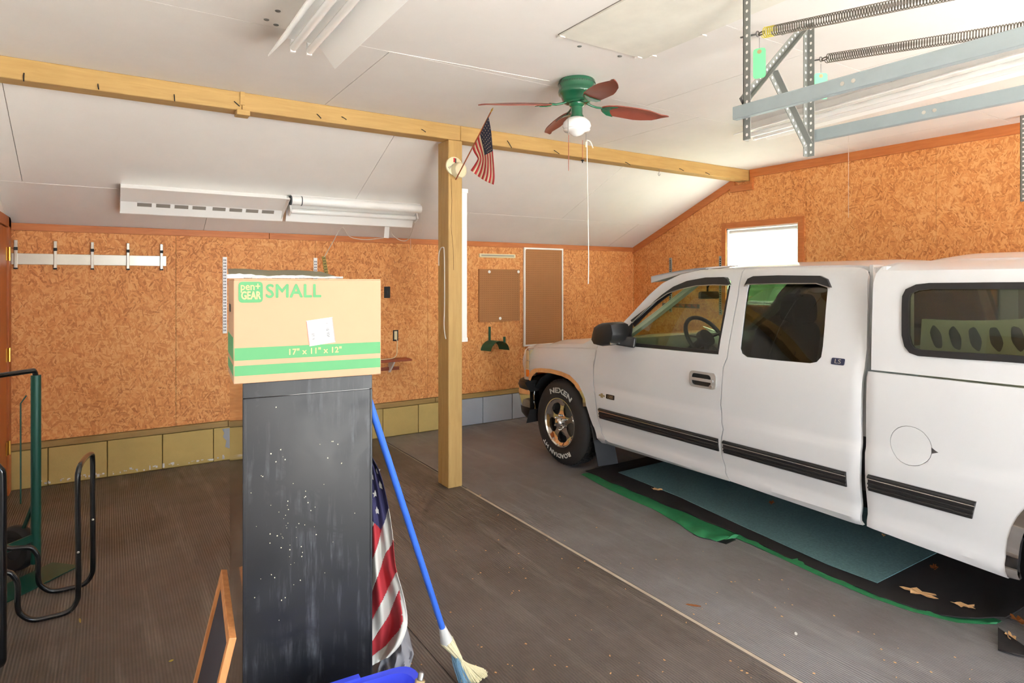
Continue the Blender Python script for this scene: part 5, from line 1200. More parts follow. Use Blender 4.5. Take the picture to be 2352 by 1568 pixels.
# green hose hanger
hh = thing('hose_hanger', (3.77, YB, 0.9), 'dark green metal hose hanger on back wall under the square pegboard', 'hanger')
sbox((3.715, YB - 0.008, 0.93), (3.745, YB, 1.112)).build('mount_arm', 'tool_green', hh, bevel=0.002)
sbox((3.83, YB - 0.15, 0.93), (3.86, YB - 0.14, 1.0)).build('end_lug', 'tool_green', hh, bevel=0.002)
def saddle(u, v):
    a = lerp(PI * 0.96, PI * 0.04, u); return Vector((3.735 + 0.05 * v + 0.125 * math.cos(a), YB - 0.002 - 0.15 * v, 0.83 + 0.125 * math.sin(a)))
MB().grid(saddle, 18, 3, (0, 0, -0.004)).build('saddle', 'tool_green', hh, smooth=60)
# ================================================================== SHOP LIGHTS ON THE SLANTED CEILING
sn = Vector((0, -SLK, 1)).normalized(); sd_ = Vector((0, 1, SLK)).normalized()     # normal (up) and downhill direction
def slp(x_, y_, h_): 
    q = Vector((x_, y_, slz(y_))); return q - sn * h_
def slprism(x0, x1, prof, name, m, par, smooth=None):
    P = [Vector((x0, a, slz(a))) - sn * b for a, b in prof]; return MB().prism(P, (x1 - x0, 0, 0)).build(name, m, par, smooth=smooth)
f1 = thing('shop_light', (0.7, 5.85, slz(5.85)), 'white fluorescent fixture without tubes and with slotted reflector, above tool rail', 'light fixture', 'fluorescent shop lights')
slprism(0.074, 1.300, [(5.60, 0.0), (5.78, 0.0), (5.78, 0.04), (5.60, 0.04)], 'housing', 'white_enamel', f1)
slprism(0.074, 1.310, [(5.78, 0.040), (5.795, 0.040), (5.868, 0.088), (5.868, 0.098), (5.858, 0.098)], 'lower_reflector', 'white_enamel', f1)
slprism(0.074, 1.290, [(5.60, 0.042), (5.585, 0.042), (5.512, 0.080), (5.512, 0.090), (5.525, 0.090)], 'upper_reflector', 'white_enamel', f1)
slprism(0.074, 0.078, [(5.512, 0.085), (5.60, 0.0), (5.78, 0.0), (5.868, 0.09)], 'end_plate', 'white_enamel', f1)
slprism(1.296, 1.300, [(5.512, 0.085), (5.60, 0.0), (5.78, 0.0), (5.868, 0.09)], 'end_plate', 'white_enamel', f1)
for k in range(8):
    x_ = 0.19 + k * 0.131 + (0.02 if k > 3 else 0)
    P = [Vector((x_, a, slz(a))) - sn * b for a, b in ((5.782, 0.0435), (5.806, 0.0605), (5.804, 0.0625), (5.780, 0.0455))]; MB().prism(P, (0.10, 0, 0)).build('reflector_slot', 'seam_dark', f1)
f2 = thing('shop_light', (2.0, 5.75, slz(5.75)), 'white fluorescent fixture with a tube and dangling cords, closest to the post', 'light fixture', 'fluorescent shop lights')
slprism(1.33, 2.55, [(5.58, 0.0), (5.74, 0.0), (5.74, 0.05), (5.58, 0.05)], 'housing', 'white_enamel', f2)
slprism(1.325, 2.54, [(5.74, 0.045), (5.755, 0.045), (5.822, 0.112), (5.822, 0.124), (5.812, 0.124)], 'lower_reflector', 'white_enamel', f2)
MB().tube([slp(1.35, 5.70, 0.085), slp(2.53, 5.70, 0.085)], 0.024, 16).build('tube_lamp', 'globe', f2, smooth=50)
MB().tube([slp(1.318, 5.565, 0.066), slp(2.53, 5.565, 0.066)], 0.040, 20).build('cover_tube', 'white_enamel', f2, smooth=50)
MB().tube([slp(1.400, 5.565, 0.066), slp(1.408, 5.565, 0.066)], 0.0415, 20).build('cover_band', 'print_blue', f2)
MB().tube([slp(1.308, 5.565, 0.066), slp(1.320, 5.565, 0.066)], 0.0415, 20).build('cover_cap', 'print_blue', f2)
for x_ in (1.345, 2.545):
    slprism(x_ - 0.015, x_, [(5.66, 0.05), (5.74, 0.05), (5.74, 0.115), (5.66, 0.115)], 'lamp_holder', 'white_enamel', f2)
tgp = [onY(a, b, 5.79) for a, b in ((884, 517), (895, 519), (893, 547), (882, 546))]; MB().prism(tgp, (0, 0.001, 0)).build('hang_tag', 'paper', f2)
def cable(name, pts, r, m, lab, cat='cord', par=None):
    o = MB().tube(curve_pts(pts, 6), r, 7).build(name, m, par, smooth=60)
    return o if par else tag(o, lab, cat)
cable('light_cord', [onY(868, 462, 5.62), onY(880, 458, 5.58), onY(893, 470, 5.62), onY(900, 497, 5.80), onY(898, 532, 5.95), onY(912, 548, 6.02), onY(930, 553, 6.08), onY(942, 543, 6.02), onY(955, 505, 5.85), onY(965, 478, 5.75)], 0.0035, 'cord_white', 'white cord looping from the shop light closest to the post', par=f2)
cable('extension_lead', [onY(745, 590, 6.20), onY(765, 555, 6.1), onY(785, 522, 6.0), onY(800, 541, 6.05), onY(818, 548, 6.1), onY(845, 550, 6.12), onY(882, 546, 6.08)], 0.0035, 'cord_white', 'white lead running from the olive standard up to the shop light')
cable('pull_string', [onY(790, 480, 5.85), onY(788, 522, 5.98)], 0.0012, 'cord_white', 'short pull string hanging from the shop light tube', 'string', par=f2)
cable('pull_string', [onY(965, 475, 5.72), onY(968, 540, 5.74)], 0.0012, 'cord_white', 'thin string hanging from the end of the shop light near the post', 'string', par=f2)
cable('pull_string', [onY(943, 520, 5.98), onY(943, 573, 6.0)], 0.0012, 'cord_white', 'thin string hanging below the shop light over the strand board', 'string', par=f2)
# ================================================================== FLAT CEILING LIGHTS
def shop_flat(name, c, d_, L, lab, tubes, wing, z=CZ, wdrop=0.09, m='white_enamel'):
    """c = centre of the far end, d_ = unit direction towards the bays"""
    d_ = Vector(d_).normalized(); s = Vector((-d_.y, d_.x, 0)); s = s if s.x > 0 else -s
    c = Vector(c); o = thing(name, c + Vector((0, 0, z)), lab, 'light fixture', 'fluorescent shop lights')
    def pr(prof, nm, m_, a=0.0, b=L): 
        P = [c + s * p + Vector((0, 0, z - q)) + d_ * a for p, q in prof]; return MB().prism(P, d_ * (b - a)).build(nm, m_, o)
    pr([(-0.075, 0), (0.075, 0), (0.075, 0.045), (-0.075, 0.045)], 'housing', m)
    R = pr([(0.075, 0.045), (0.075, 0.040), (wing, wdrop), (wing, wdrop + 0.006), (wing - 0.004, wdrop + 0.006)], 'reflector', m)
    Lr = pr([(-0.075, 0.045), (-0.075, 0.040), (-wing, wdrop), (-wing, wdrop + 0.006), (-wing + 0.004, wdrop + 0.006)], 'reflector', m)
    for sx, R_ in ((1, R), (-1, Lr)):
        for k in range(8):
            a = 0.06 + k * (L - 0.1) / 8; pr([(sx * (0.085), 0.0505), (sx * 0.115, 0.0665), (sx * 0.115, 0.0685), (sx * 0.085, 0.0525)], 'reflector_slot', 'seam_dark', a, a + 0.09)
    for t in tubes:
        p0 = c + s * t + Vector((0, 0, z - 0.085))
        MB().tube([p0 + d_ * 0.005, p0 + d_ * (L - 0.005)], 0.0185, 16).build('tube_lamp', 'globe', o, smooth=50)
        for a in (0.0, L - 0.015): MB().box((-0.012, 0, 0), (0.012, 0.015, 0.075), Matrix.Translation(c + s * t + d_ * a + Vector((0, 0, z - 0.105)))).build('lamp_holder', m, o)
    return o
shop_flat('shop_light', (0.815, 3.19, 0), (0, -1, 0), 1.24, 'white twin-tube fluorescent fixture on flat ceiling above the cardboard box', (-0.045, 0.035), 0.165, wdrop=0.145)
shop_flat('shop_light', (4.33, 3.16, 0), (-0.125, -1, 0), 2.44, 'long white fluorescent fixture on flat ceiling over the pickup', (-0.05, 0.05), 0.19, wdrop=0.085)
# ================================================================== CEILING FAN
fn = thing('ceiling_fan', (2.438, 3.029, CZ), 'dark green ceiling fan with red brown leaf blades and white globe', 'ceiling fan')
FM = Matrix.Translation((2.438, 3.029, CZ))
MB().lathe([(0.108, 0.0), (0.114, -0.008), (0.116, -0.03), (0.108, -0.045), (0.112, -0.06), (0.116, -0.075), (0.112, -0.09), (0.098, -0.10), (0.09, -0.125), (0.078, -0.14), (0.05, -0.145)], FM, 40).build('motor_housing', 'fan_green', fn, smooth=50)
gr_ = MB()
for k in range(48):
    gr_.box((0.1145, -0.002, -0.030), (0.1168, 0.002, -0.022), FM @ Matrix.Rotation(2 * PI * k / 48, 4, 'Z'))
gr_.build('vent_slots', 'black_matte', fn)
MB().lathe([(0.05, -0.145), (0.045, -0.16), (0.036, -0.165), (0.036, -0.21), (0.044, -0.225), (0.044, -0.235)], FM, 28).build('light_neck', 'fan_green', fn, smooth=50)
MB().lathe([(0.040, -0.228), (0.062, -0.238), (0.084, -0.262), (0.0885, -0.285), (0.08, -0.30), (0.083, -0.306), (0.078, -0.314), (0.05, -0.322), (0.035, -0.335), (0.018, -0.345), (0.0, -0.348)], FM, 36).build('glass_globe', 'globe', fn, smooth=50)
for k, fi in enumerate((-18, 72, 162, 252)):
    T = FM @ Matrix.Rotation(math.radians(fi), 4, 'Z')
    arm = MB().tube([T @ Vector(p) for p in ((0.06, 0, -0.135), (0.10, 0, -0.150), (0.135, 0, -0.158), (0.18, 0, -0.158))], 0.007, 8).build('blade_iron', 'fan_green', fn, smooth=50)
    pit = Matrix.Rotation(math.radians(-16), 4, 'X')
    out = [(0.16, 0.0), (0.175, 0.028), (0.215, 0.052), (0.27, 0.060), (0.34, 0.064), (0.41, 0.066), (0.46, 0.058), (0.505, 0.046), (0.53, 0.040), (0.56, 0.022), (0.60, -0.012), (0.618, -0.030), (0.600, -0.036), (0.565, -0.030), (0.53, -0.040), (0.47, -0.056), (0.40, -0.060), (0.32, -0.058), (0.25, -0.054), (0.20, -0.040), (0.172, -0.020)]
    def bl(a, b, T=T, pit=pit, lift=0.0):
        q = pit @ Vector((0, b, 0.006 * math.cos(b * 40) + lift)); return T @ Vector((a, q.y, -0.160 + q.z - 0.035 * (max(0, a - 0.16) / 0.45) ** 1.8))
    sheet(MB(), out, [], bl, (0, 0, -0.006), 0.03).build('blade', 'blade', fn, smooth=50)
    o2 = [(0.165, 0.0), (0.178, 0.024), (0.215, 0.048), (0.26, 0.056), (0.235, 0.03), (0.22, 0.0), (0.235, -0.028), (0.255, -0.050), (0.21, -0.040), (0.176, -0.020)]
    sheet(MB(), o2, [], lambda a, b: bl(a, b, lift=-0.011), (0, 0, -0.004), 0.03).build('blade_bracket', 'fan_green', arm, smooth=50)
c1 = Vector((2.438, 3.029, 0)) + Vector((-0.03, -0.075, 0)); c2 = Vector((2.438, 3.029, 0)) + Vector((0.07, 0.02, 0))
def drop(px_, py0, py1, d_): return at_depth(px_, py0, d_), at_depth(px_, py1, d_)
a, b = drop(1305, 272, 310, 3.79); MB().tube([a, b], 0.0016, 6).build('pull_chain', 'iron', fn)
a, b = drop(1306, 310, 392, 3.79); MB().tube([a, b], 0.0020, 6).build('pull_cord', 'cord_red', fn)
a, b = drop(1346, 305, 322, 3.93); MB().tube([a, b], 0.0016, 6).build('pull_chain', 'iron', fn)
a, b = drop(1338, 322, 368, 3.93); MB().tube([a, b], 0.0018, 6).build('pull_cord', 'cord_red', fn)
MB().lathe([(0.0, 0.006), (0.014, 0.0), (0.004, -0.006), (0.003, -0.016), (0.0, -0.017)], Matrix.Translation(b), 10).build('pull_knob', 'black_matte', fn)
a, b = drop(1346, 326, 338, 3.93); MB().tube([a, b], 0.006, 8).build('cord_toggle', 'cream', fn)
lc = [at_depth(1348, 321, 3.93), at_depth(1349, 400, 3.93), at_depth(1351, 520, 3.93), at_depth(1352, 600, 3.93), at_depth(1351, 652, 3.93)]
cable('light_cord', lc, 0.003, 'cord_white', 'long white cord hanging straight down from the ceiling fan', par=fn)
MB().tube(curve_pts([at_depth(1349, 322, 3.92), at_depth(1356, 326, 3.92), at_depth(1362, 340, 3.92)], 5), 0.004, 7).build('cord_tail', 'cord_white', fn)
# ================================================================== POST FITTINGS
sf = thing('small_flag', Vector((2.307, 4.38, 2.445)), 'small stars and stripes flag on a stick, held on the ochre post', 'flag')
s0 = Vector((2.307, 4.385, 2.445)); s1 = onY(1127, 258, 3.72)
MB().tube([s0, s1], 0.005, 8).build('flag_stick', 'stick', sf, smooth=50)
MB().tube([s1, s1 + (s1 - s0).normalized() * 0.025, s1 + (s1 - s0).normalized() * 0.05], [0.004, 0.007, 0.0005], 8).build('spear_tip', 'brass', sf)
def stk(py_): 
    for k in range(200):
        q = s0.lerp(s1, k / 199)
        d_ = q.x * S_ + q.y * C_
        if HY - F * (q.z - H) / d_ <= py_: return q
    return s1
RCs = [tuple(p)[:2] for p in curve_pts([(1122, 268, 0), (1128, 300, 0), (1131, 335, 0), (1134, 370, 0), (1136, 405, 0), (1134, 424, 0)], 6)]
LCs = [tuple(p)[:2] for p in curve_pts([(1086, 342, 0), (1089, 350, 0), (1096, 361, 0), (1097, 366, 0), (1090, 378, 0), (1081, 391, 0)], 6)]
def sfp(u, v):
    """u down the fly, v along the hoist from the tip"""
    a = poly_at(RCs, u); b = poly_at(LCs, u); x_, y_ = lerp(a[0], b[0], v), lerp(a[1], b[1], v)
    y_ += 10 * math.sin(PI * v) * u ** 2 * 0.4
    dR = stk(268); dL = stk(346); dd = lerp(dR.x * S_ + dR.y * C_, dL.x * S_ + dL.y * C_, v) - 0.012 + 0.022 * math.sin(v * 11 + 0.6) * u
    return at_depth(x_, y_, dd)
mbs = {'sflag_red': MB(), 'sflag_cream': MB(), 'sflag_navy': MB()}
for j in range(26):
    for i in range(30):
        u, v = (i + .5) / 30, (j + .5) / 26
        m = 'sflag_navy' if (u < 0.47 and v < 0.54) else ('sflag_red' if int(v * 13) % 2 == 0 else 'sflag_cream')
        mbs[m].add([sfp((i + p) / 30, (j + q) / 26) for p, q in ((0, 0), (1, 0), (1, 1), (0, 1))], [(0, 1, 2, 3)])
for m, mb in mbs.items():
    o = mb.build({'sflag_red': 'red_stripes', 'sflag_cream': 'white_stripes', 'sflag_navy': 'blue_canton'}[m], m, sf, fixn=False)
    bm = bmesh.new(); bm.from_mesh(o.data); bmesh.ops.remove_doubles(bm, verts=bm.verts, dist=1e-6); bm.to_mesh(o.data); bm.free()
    o.data.polygons.foreach_set('use_smooth', [True] * len(o.data.polygons)); md = o.modifiers.new('cloth', 'SOLIDIFY'); md.thickness = 0.001
stm = MB(); org = Vector((0, 0, H))
for i in range(8):
    for j in range(6):
        u = 0.05 + i * 0.055; v = 0.045 + j * 0.088 + (0.044 if i % 2 else 0)
        if v > 0.52: continue
        c = sfp(u, v); c = c + (org - c).normalized() * 0.003; ex = (sfp(u + 0.01, v) - sfp(u, v)).normalized(); ey = (sfp(u, v + 0.02) - sfp(u, v)).normalized()
        stm.add([c + (ex * math.cos(PI / 2 + k * PI / 5) + ey * math.sin(PI / 2 + k * PI / 5)) * (0.0062 if k % 2 == 0 else 0.003) for k in range(10)], [tuple(range(10))])
o = stm.build('stars', 'sflag_cream', sf, fixn=False); o['kind'] = 'stuff'
# round lid and horn on the post
wd = thing('wind_up_reel', Vector((2.335, 4.40, 2.55)), 'two round cream plastic discs with lettering screwed on the ochre post', 'reel')
cA = onY(1044, 381, PY0 - 0.02); RM = Matrix.Rotation(PI / 2, 4, 'X')
ta = MB().lathe([(0.0, 0.004), (0.062, 0.004), (0.072, 0.0), (0.074, -0.012), (0.07, -0.02)], Matrix.Translation(cA) @ RM @ Matrix.Identity(4), 30)
ta.build('back_disc', 'cream', wd, smooth=40)
cB = onY(1059, 390, PY0 - 0.06)
MB().lathe([(0.0, 0.004), (0.03, 0.006), (0.05, 0.0), (0.054, 0.004), (0.060, 0.0), (0.062, -0.02), (0.06, -0.05), (0.05, -0.058)], Matrix.Translation(cB) @ Matrix.Rotation(0.25, 4, 'Z') @ RM, 30).build('front_disc', 'cream', wd, smooth=40)
ff = cA - Vector((0, 0.0045, 0))
MB().prism([ff + Vector((a, 0, b)) for a, b in ((-0.012, 0.028), (0.002, 0.028), (0.002, 0.062), (-0.012, 0.062))], (0, -0.001, 0)).build('red_print', 'sflag_red', wd)
MB().prism([ff + Vector((a, 0, b)) for a, b in ((0.003, 0.02), (0.013, 0.02), (0.013, 0.060), (0.003, 0.060))], (0, -0.001, 0)).build('dark_print', 'ink', wd)
vs, fs = text_mesh('Silver', 0.026); cr, sr = math.cos(0.75), math.sin(0.75)
MB().add([ff + Vector((-0.028 + v.x * cr - v.y * sr, -0.001, -0.012 + v.x * sr + v.y * cr)) for v in vs], fs).build('disc_lettering', 'ink', wd, fixn=False)
# hanging white cord on the post's side
cable('looped_cord', [Vector((PX0 - 0.006, p.y, p.z)) for p in [onX(a, b, PX0 - 0.006) for a, b in ((1008, 610), (1008, 585), (1012, 571), (1017, 568), (1020, 574), (1021, 620), (1021, 700), (1020, 745), (1022, 768), (1024, 778))]], 0.0045, 'cord_white', 'white cord looped over a nail on the shaded side of the post')
# white vertical light strip fixed behind the post
vl = thing('strip_light', (2.43, 4.7, 1.2), 'white upright strip light standing out behind the ochre post', 'light fixture')
q0, q1 = onY(1063, 785, 4.56), onY(1073, 434, 4.56)
sbox((q0.x - 0.06, 4.56, q0.z + 0.02), (q1.x, 4.62, q1.z - 0.02)).build('strip_body', 'white_enamel', vl, bevel=0.004)
sbox((q0.x - 0.062, 4.555, q0.z), (q1.x + 0.004, 4.622, q0.z + 0.035)).build('end_cap', 'white_enamel', vl, bevel=0.003)
sbox((q0.x - 0.062, 4.555, q1.z - 0.035), (q1.x + 0.006, 4.622, q1.z)).build('end_cap', 'white_enamel', vl, bevel=0.003)
# hook under the beam
q = onY(1514, 398, BY + 0.03); q.z = 2.764
tag(MB().tube(curve_pts([q, q + Vector((0, 0, -0.03)), q + Vector((-0.012, 0, -0.05)), q + Vector((-0.006, 0, -0.066)), q + Vector((0.008, 0, -0.062)), q + Vector((0.012, 0, -0.048))], 5), 0.0022, 7).build('cup_hook', 'steel', smooth=50), 'small steel hook screwed under the beam near gable wall', 'hook')
# ================================================================== GARAGE DOOR TRACKS OVERHEAD
def angle_iron(mb, p, q, w_, dirs, t=0.003):
    """L section: two thin legs along p-q"""
    p, q = Vector(p), Vector(q); d_ = (q - p).normalized()
    for a, b in (dirs, dirs[::-1]):
        a = Vector(a); b = Vector(b)
        vs = [p, p + a * w_, p + a * w_ + b * t, p + b * t]; mb.prism(vs, q - p)
    return mb
def holes_on(p, q, a, n_, w_, par, step=0.035, r=0.006, off=0.0038):
    p, q, a, n_ = Vector(p), Vector(q), Vector(a), Vector(n_); L = (q - p).length; d_ = (q - p).normalized(); h_ = MB(); k = 0.02
    while k < L - 0.01:
        c = p + d_ * k + a * w_ * 0.55 + n_ * off
        h_.add([c + (d_ * math.cos(j * PI / 4) * r * 1.2 + a * math.sin(j * PI / 4) * r) for j in range(8)], [tuple(range(8))]); k += step
    o = h_.build('punched_holes', 'ceiling_paint', par, fixn=False); o['kind'] = 'stuff'
def hanger(x_, y_, z0_, lab, sx=1):
    o = thing('track_hanger', (x_, y_, z0_), lab, 'bracket', 'punched angle iron track hangers')
    mb = angle_iron(MB(), (x_, y_, z0_), (x_, y_, CZ), 0.036, ((sx, 0, 0), (0, -1, 0))); b = mb.build('upright', 'iron', o)
    holes_on((x_, y_, z0_), (x_, y_, CZ), (sx, 0, 0), (0, -1, 0), 0.036, b)
    holes_on((x_, y_, z0_), (x_, y_, CZ), (0, -1, 0), (-1, 0, 0), 0.036, b, off=0.0008 if sx > 0 else 0.0038)
    return o
T1X, T2X, T3X, TY = 2.275, 2.845, 5.75, 1.70
h1 = hanger(T1X, TY, 2.242, 'upright punched iron hanger holding the track over the empty bay', 1)
h2 = hanger(T2X, TY + 0.06, 2.242, 'upright punched iron hanger with bracing, holding the track over the pickup', -1)
h3 = hanger(T3X, 1.86, 2.24, 'punched iron hanger by gable wall at the picture edge', 1)
for (p, q, sg) in (((2.303, 1.725, 2.404), (2.800, 1.755, 2.845), 1), ((2.496, 1.715, 2.58), (2.812, 1.745, 2.30), -1)):
    nn = (Vector(q) - Vector(p)).normalized().cross(Vector((0, 1, 0))) * sg
    b = angle_iron(MB(), p, q, 0.032, ((0, -1, 0), nn)).build('brace', 'iron', h2)
    holes_on(p, q, nn, (0, -1, 0), 0.032, b)
def track(x_, y0_, y1_, z, sx, lab, off):
    o = thing('door_track', (x_, (y0_ + y1_) / 2, z), lab, 'door track', 'galvanised garage door tracks')
    c = []   # C-shaped section
    prof = [(0, 0), (0.004, 0.0), (0.004, 0.044), (0.024, 0.046), (0.024, 0.034), (0.026, 0.034), (0.026, 0.049), (0.0, 0.049), (-0.002, 0.045), (-0.002, -0.004), (0.0, -0.006), (0.026, -0.006), (0.026, 0.010), (0.024, 0.010), (0.024, -0.003), (0.0, -0.003)]
    P = [Vector((x_ + sx * a, y0_, z + b)) for a, b in prof]
    MB().prism(P, (0, y1_ - y0_, off)).build('rail', 'galv', o)
    for yy in off_marks:
        MB().lathe([(0.0, 0.001), (0.008, 0.001), (0.008, 0)], Matrix.Translation((x_ - sx * 0.003, yy, z + 0.022)) @ Matrix.Rotation(-sx * PI / 2, 4, 'Y'), 10).build('rivet', 'alu', o)
    return o
off_marks = (1.25, 1.21)
# the left track opens away from the hanger
track(T1X - 0.034, TY + 0.025, YF + 0.05, 2.336, 1, 'galvanised door track over the empty bay', 0.0)
track(T2X + 0.012, TY + 0.05, YF + 0.05, 2.322, 1, 'galvanised door track over the pickup, driver side', 0.0)
track(T3X - 0.01, 1.80, YF + 0.05, 2.322, -1, 'galvanised door track over the pickup by gable wall', 0.0)
def spring(p, q, lab, turns, r, w_, m, head):
    p, q = Vector(p), Vector(q); o = thing('door_spring', p, lab, 'spring', 'garage door extension springs')
    ax_ = (q - p).normalized(); L = (q - p).length; a = ax_.orthogonal().normalized(); b = ax_.cross(a); pts = []
    N = turns * 14
    for k in range(N + 1):
        t = k / N; th = 2 * PI * turns * t; pts.append(p + ax_ * (L * t) + (a * math.cos(th) + b * math.sin(th)) * r)
    MB().tube(pts, w_, 5).build('coil', m, o, smooth=60)
    MB().tube([p + (a * math.cos(x_ * 2 * PI / 12) + ax_ * (math.sin(x_ * 2 * PI / 12) - 0.8)) * 0.014 for x_ in range(12)], 0.003, 6, closed=True).build('end_hook', m, o)
    c = p - ax_ * 0.03; MB().tube([c + (Vector((1, 0, 0)) * math.cos(x_ * 2 * PI / 12) + Vector((0, 0, 1)) * math.sin(x_ * 2 * PI / 12)) * 0.011 for x_ in range(12)], 0.0028, 6, closed=True).build('eye_bolt', 'steel', o)
    MB().tube([c - ax_ * 0.008, c - ax_ * 0.085], 0.004, 8).build('eye_bolt_shank', 'steel', o)
    return o, c
sp1, e1 = spring((2.285, 1.605, 2.672), (2.285, YF + 0.1, 2.17), 'long coil spring over the empty bay with yellow painted first turns', 330, 0.0205, 0.0020, 'spring', 1)
yp = MB(); p, q = Vector((2.285, 1.605, 2.672)), Vector((2.285, YF + 0.1, 2.17)); ax_ = (q - p).normalized(); a = ax_.orthogonal().normalized(); b = ax_.cross(a); L = (q - p).length
yp.tube([p + ax_ * (L * k / (330 * 14)) + (a * math.cos(2 * PI * k / 14) + b * math.sin(2 * PI * k / 14)) * 0.0207 for k in range(14 * 5)], 0.0023, 5).build('painted_turns', 'spring_yellow', sp1)
sp2, e2 = spring((2.855, 1.668, 2.695), (2.855, YF + 0.1, 2.20), 'long coil spring over the pickup, beside the braced hanger', 330, 0.0205, 0.0020, 'spring', 1)
def tag_card(top, w_, h_, yaw, lab):
    o = thing('paper_tag', top, lab, 'tag', 'green spring tags'); top = Vector(top); ex = Vector((math.cos(yaw), math.sin(yaw), 0))
    c = top - UZ * 0.045; P = rounded([(-w_ / 2, -h_), (w_ / 2, -h_), (w_ / 2, 0), (-w_ / 2, 0)], 0.012, 2)
    MB().prism([c + ex * a + UZ * b for a, b in P], ex.cross(UZ) * 0.0012).build('card', 'tag_green', o)
    MB().tube([top, c - UZ * 0.012], 0.0012, 5).build('tie_wire', 'iron', o)
    MB().lathe([(0.003, 0.0016), (0.009, 0.0016), (0.009, -0.001)], Matrix.Translation(c - UZ * 0.014) @ Matrix.Rotation(yaw, 4, 'Z') @ RM, 14).build('eyelet', 'tan', o)
tag_card((2.275, 1.62, 2.655), 0.05, 0.125, -1.15, 'narrow mint green tag hanging from the spring over the empty bay')
tag_card((2.858, 1.70, 2.68), 0.062, 0.125, -0.6, 'wide mint green tag hanging below the braced hanger')
cable('pull_string', [onX(1949, 315, 5.2) + Vector((0, 0, 0.4)), onX(1949, 500, 5.2)], 0.0012, 'cord_white', 'very thin white string hanging over the pickup roof', 'string')
# ================================================================== FLOOR: tarp, liner, carpet, leaves
def pz(l, z=0.0): return [onZ(a, b, z) for a, b in l]
gout = pz([(1335, 1090), (1400, 1125), (1500, 1170), (1560, 1205), (1600, 1232), (1645, 1245), (1690, 1236), (1760, 1267), (1900, 1331), (2000, 1373), (2100, 1406), (2200, 1431), (2290, 1434)])
tarp_in = [Vector((3.55, p.y, 0)) for p in gout]
def tarp(u, v):
    i = min(int(u * (len(gout) - 1)), len(gout) - 2); f = u * (len(gout) - 1) - i
    a = gout[i].lerp(gout[i + 1], f); b = Vector((3.62, a.y, 0)); q = a.lerp(b, v)
    q.z = 0.002 + 0.022 * math.exp(-((v - 0.15) / 0.14) ** 2) * (0.5 + 0.5 * math.sin(u * 60 + 7 * v) * math.cos(u * 23 - 9 * v)) * (0.4 + math.exp(-((u - 0.35) / 0.2) ** 2)); return q
tag(MB().grid(tarp, 110, 8, (0, 0, -0.0015)).build('green_tarp', 'tarp_green', smooth=50), 'crinkled green tarp edge sticking out along the pickup', 'tarp')
lin_px = pz([(1345, 1083), (1400, 1108), (1450, 1128), (1520, 1158), (1600, 1190), (1700, 1232), (1800, 1279), (1900, 1323), (2000, 1365), (2100, 1401), (2200, 1425), (2310, 1428)])
def liner(u, v):
    i = min(int(u * (len(lin_px) - 1)), len(lin_px) - 2); f = u * (len(lin_px) - 1) - i
    a = lin_px[i].lerp(lin_px[i + 1], f); b = Vector((5.0, a.y + (0.05 if u < 0.1 else 0), 0)); q = a.lerp(b, v); q.z = 0.008 + 0.008 * math.sin(u * 33 + v * 9) ** 2 * math.exp(-v * 6) + 0.012 * math.exp(-((u - 0.97) / 0.05) ** 2) * math.exp(-v * 5); return q
o = tag(MB().grid(liner, 60, 24, (0, 0, -0.006)).build('black_liner', 'liner_black', smooth=50), 'black floor liner spread on the mats beneath the pickup', 'liner')
tl_ = pz([(1420, 1085), (1560, 1141), (1700, 1206), (1900, 1296), (2015, 1339)], 0.02)
tr_ = [Vector((4.75, p.y + (0.02 if k == 0 else 0), 0.02)) for k, p in enumerate(tl_)]
def tcar(u, v):
    i = min(int(u * 4), 3); f = u * 4 - i; a = tl_[i].lerp(tl_[i + 1], f); b = tr_[i].lerp(tr_[i + 1], f); q = a.lerp(b, v); q.z = 0.024; return q
tag(MB().grid(tcar, 24, 10, (0, 0, -0.004)).build('teal_carpet', 'carpet_teal'), 'teal carpet strip lying on the black liner beneath the pickup', 'carpet')
def leaf(px_, py_, size, ang, m, lab, z=0.02, stretch=1.5):
    c = onZ(px_, py_, z); rr = random.Random(int(px_ * 7 + py_)); n = 18; P = []
    for k in range(n):
        a = 2 * PI * k / n; r = size * (0.55 + 0.45 * abs(math.cos(2.5 * a)) + rr.uniform(-0.12, 0.12)); x_, y_ = r * math.cos(a) * stretch, r * math.sin(a) * 0.7
        P.append((x_ * math.cos(ang) - y_ * math.sin(ang), x_ * math.sin(ang) + y_ * math.cos(ang)))
    vs = [c + Vector((x_, y_, 0.006 + 0.012 * rr.random())) for x_, y_ in P] + [c + Vector((0, 0, 0.004))]
    o = MB().add(vs, [(k, (k + 1) % n, n) for k in range(n)]).build('dry_leaf', m, fixn=False); md = o.modifiers.new('t', 'SOLIDIFY'); md.thickness = 0.001
    return tag(o, lab, 'leaf', 'fallen leaves by the pickup')
leaf(1509, 1126, 0.030, 2.2, 'leaf_tan', 'curled tan leaf on the black liner by the carpet')
leaf(2112, 1364, 0.058, 1.9, 'leaf_tan', 'long torn tan leaf on black liner behind the carpet')
leaf(2213, 1393, 0.038, 2.0, 'leaf_tan', 'pale crumpled leaf close to the tarp corner')
leaf(2322, 1466, 0.030, 0.5, 'leaf_tan', 'tan leaf at the torn end of the tarp', 0.0)
leaf(2338, 1427, 0.034, 1.0, 'leaf_brown', 'brown leaf at the picture edge under the pickup')
leaf(1772, 1157, 0.026, 0.3, 'leaf_brown', 'brown leaf on the teal carpet below the rear door', 0.024)
leaf(2145, 1306, 0.030, 0.3, 'leaf_brown', 'dim brown leaf on black liner below the bed')
leaf(2030, 1232, 0.016, 0.6, 'leaf_tan', 'tiny leaf scrap at the back end of the carpet', 0.024)
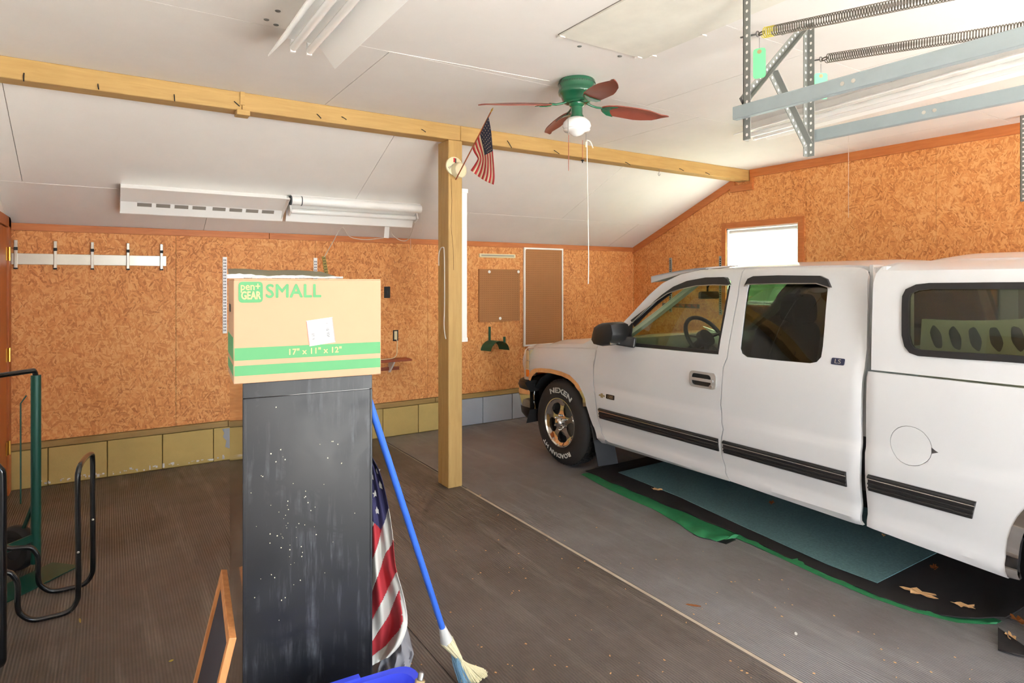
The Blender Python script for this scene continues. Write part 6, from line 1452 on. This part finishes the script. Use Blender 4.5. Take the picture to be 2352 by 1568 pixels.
tag(MB().grid(lambda u, v: onZ(lerp(2292, 2420, u), lerp(1490, 1440 + 60 * u, v) + 30 * u, 0.008 + 0.012 * math.sin(u * 5 + v * 3) ** 2), 10, 6, (0, 0, -0.006)).build('rubber_scrap', 'liner_black', smooth=50), 'torn black rubber scrap at the corner of the picture', 'scrap')
q = pz([(1642, 1242), (1668, 1250), (1690, 1240), (1660, 1232)]); tag(MB().prism([p + Vector((0, 0, 0.001)) for p in q], (0, 0, 0.004)).build('rubber_scrap', 'black_matte'), 'small black scrap poking out under the tarp fold', 'scrap')
# crumbs and chips scattered over the mats
db = MB(); rr = random.Random(12)
for k in range(170):
    a, b = rr.uniform(860, 2250), rr.uniform(1130, 1560)
    p = onZ(a, b, 0.001)
    if p.x > 3.15 and p.y < 4: continue
    if p.x < 1.0: continue
    s_ = rr.uniform(0.0015, 0.005); an = rr.uniform(0, PI); p.z = 0.0005 + matz(p.x, p.y)
    db.box((-s_, -s_ * 0.5, 0), (s_, s_ * 0.5, s_ * 0.5), Matrix.Translation(p) @ Matrix.Rotation(an, 4, 'Z'))
tag(db.build('floor_crumbs', 'leaf_tan'), 'pale crumbs and chips scattered over the rubber mats', 'debris', kind='stuff')
for (a, b, sx, sy, ang, m, lab) in ((1828, 1458, 0.016, 0.007, 0.6, 'paper', 'small white paper scrap lying on the grey mat'), (393, 1517, 0.012, 0.008, 0.3, 'spring_yellow', 'tiny yellow flower bit on the dark mat'), (184, 1425, 0.005, 0.028, 0.1, 'olive_bracket', 'thin yellow splinter on the mat by the tube rack'), (1593, 1390, 0.045, 0.010, 2.3, 'leaf_brown', 'flat reddish brown leaf pressed on the grey mat'), (1103, 1137, 0.012, 0.007, 0.2, 'leaf_tan', 'little tan chip on the floor beside the post')):
    p = onZ(a, b, 0.001); n = 7; rr = random.Random(a)
    P = [p + Matrix.Rotation(ang, 3, 'Z') @ Vector((sx * math.cos(2 * PI * k / n) * rr.uniform(.7, 1.1), sy * math.sin(2 * PI * k / n) * rr.uniform(.7, 1.1), matz(p.x, p.y))) for k in range(n)]
    tag(MB().prism(P, (0, 0, 0.0012)).build('floor_scrap', m), lab, 'scrap', 'scraps on the floor mats')
# ================================================================== OUTSIDE the gable window
hd_ = MB(); rr = random.Random(21)
for k in range(14):
    cy = rr.uniform(1, 9); cx = rr.uniform(11, 13); r = rr.uniform(0.8, 1.6); Mh = Matrix.Translation((cx, cy, r * 0.8))
    prof = [(r * math.sin(PI * j / 8), -r * math.cos(PI * j / 8)) for j in range(9)]
    n0 = len(hd_.v); hd_.lathe(prof, Mh, 14)
    for i in range(n0, len(hd_.v)):
        x_, y_, z_ = hd_.v[i]; hd_.v[i] = (x_ + rr.uniform(-.1, .1), y_ + rr.uniform(-.1, .1), max(-0.06, z_ + rr.uniform(-.1, .1)))
tag(hd_.build('hedge', 'hedge'), 'green shrubs outside the gable window', 'hedge', kind='stuff')
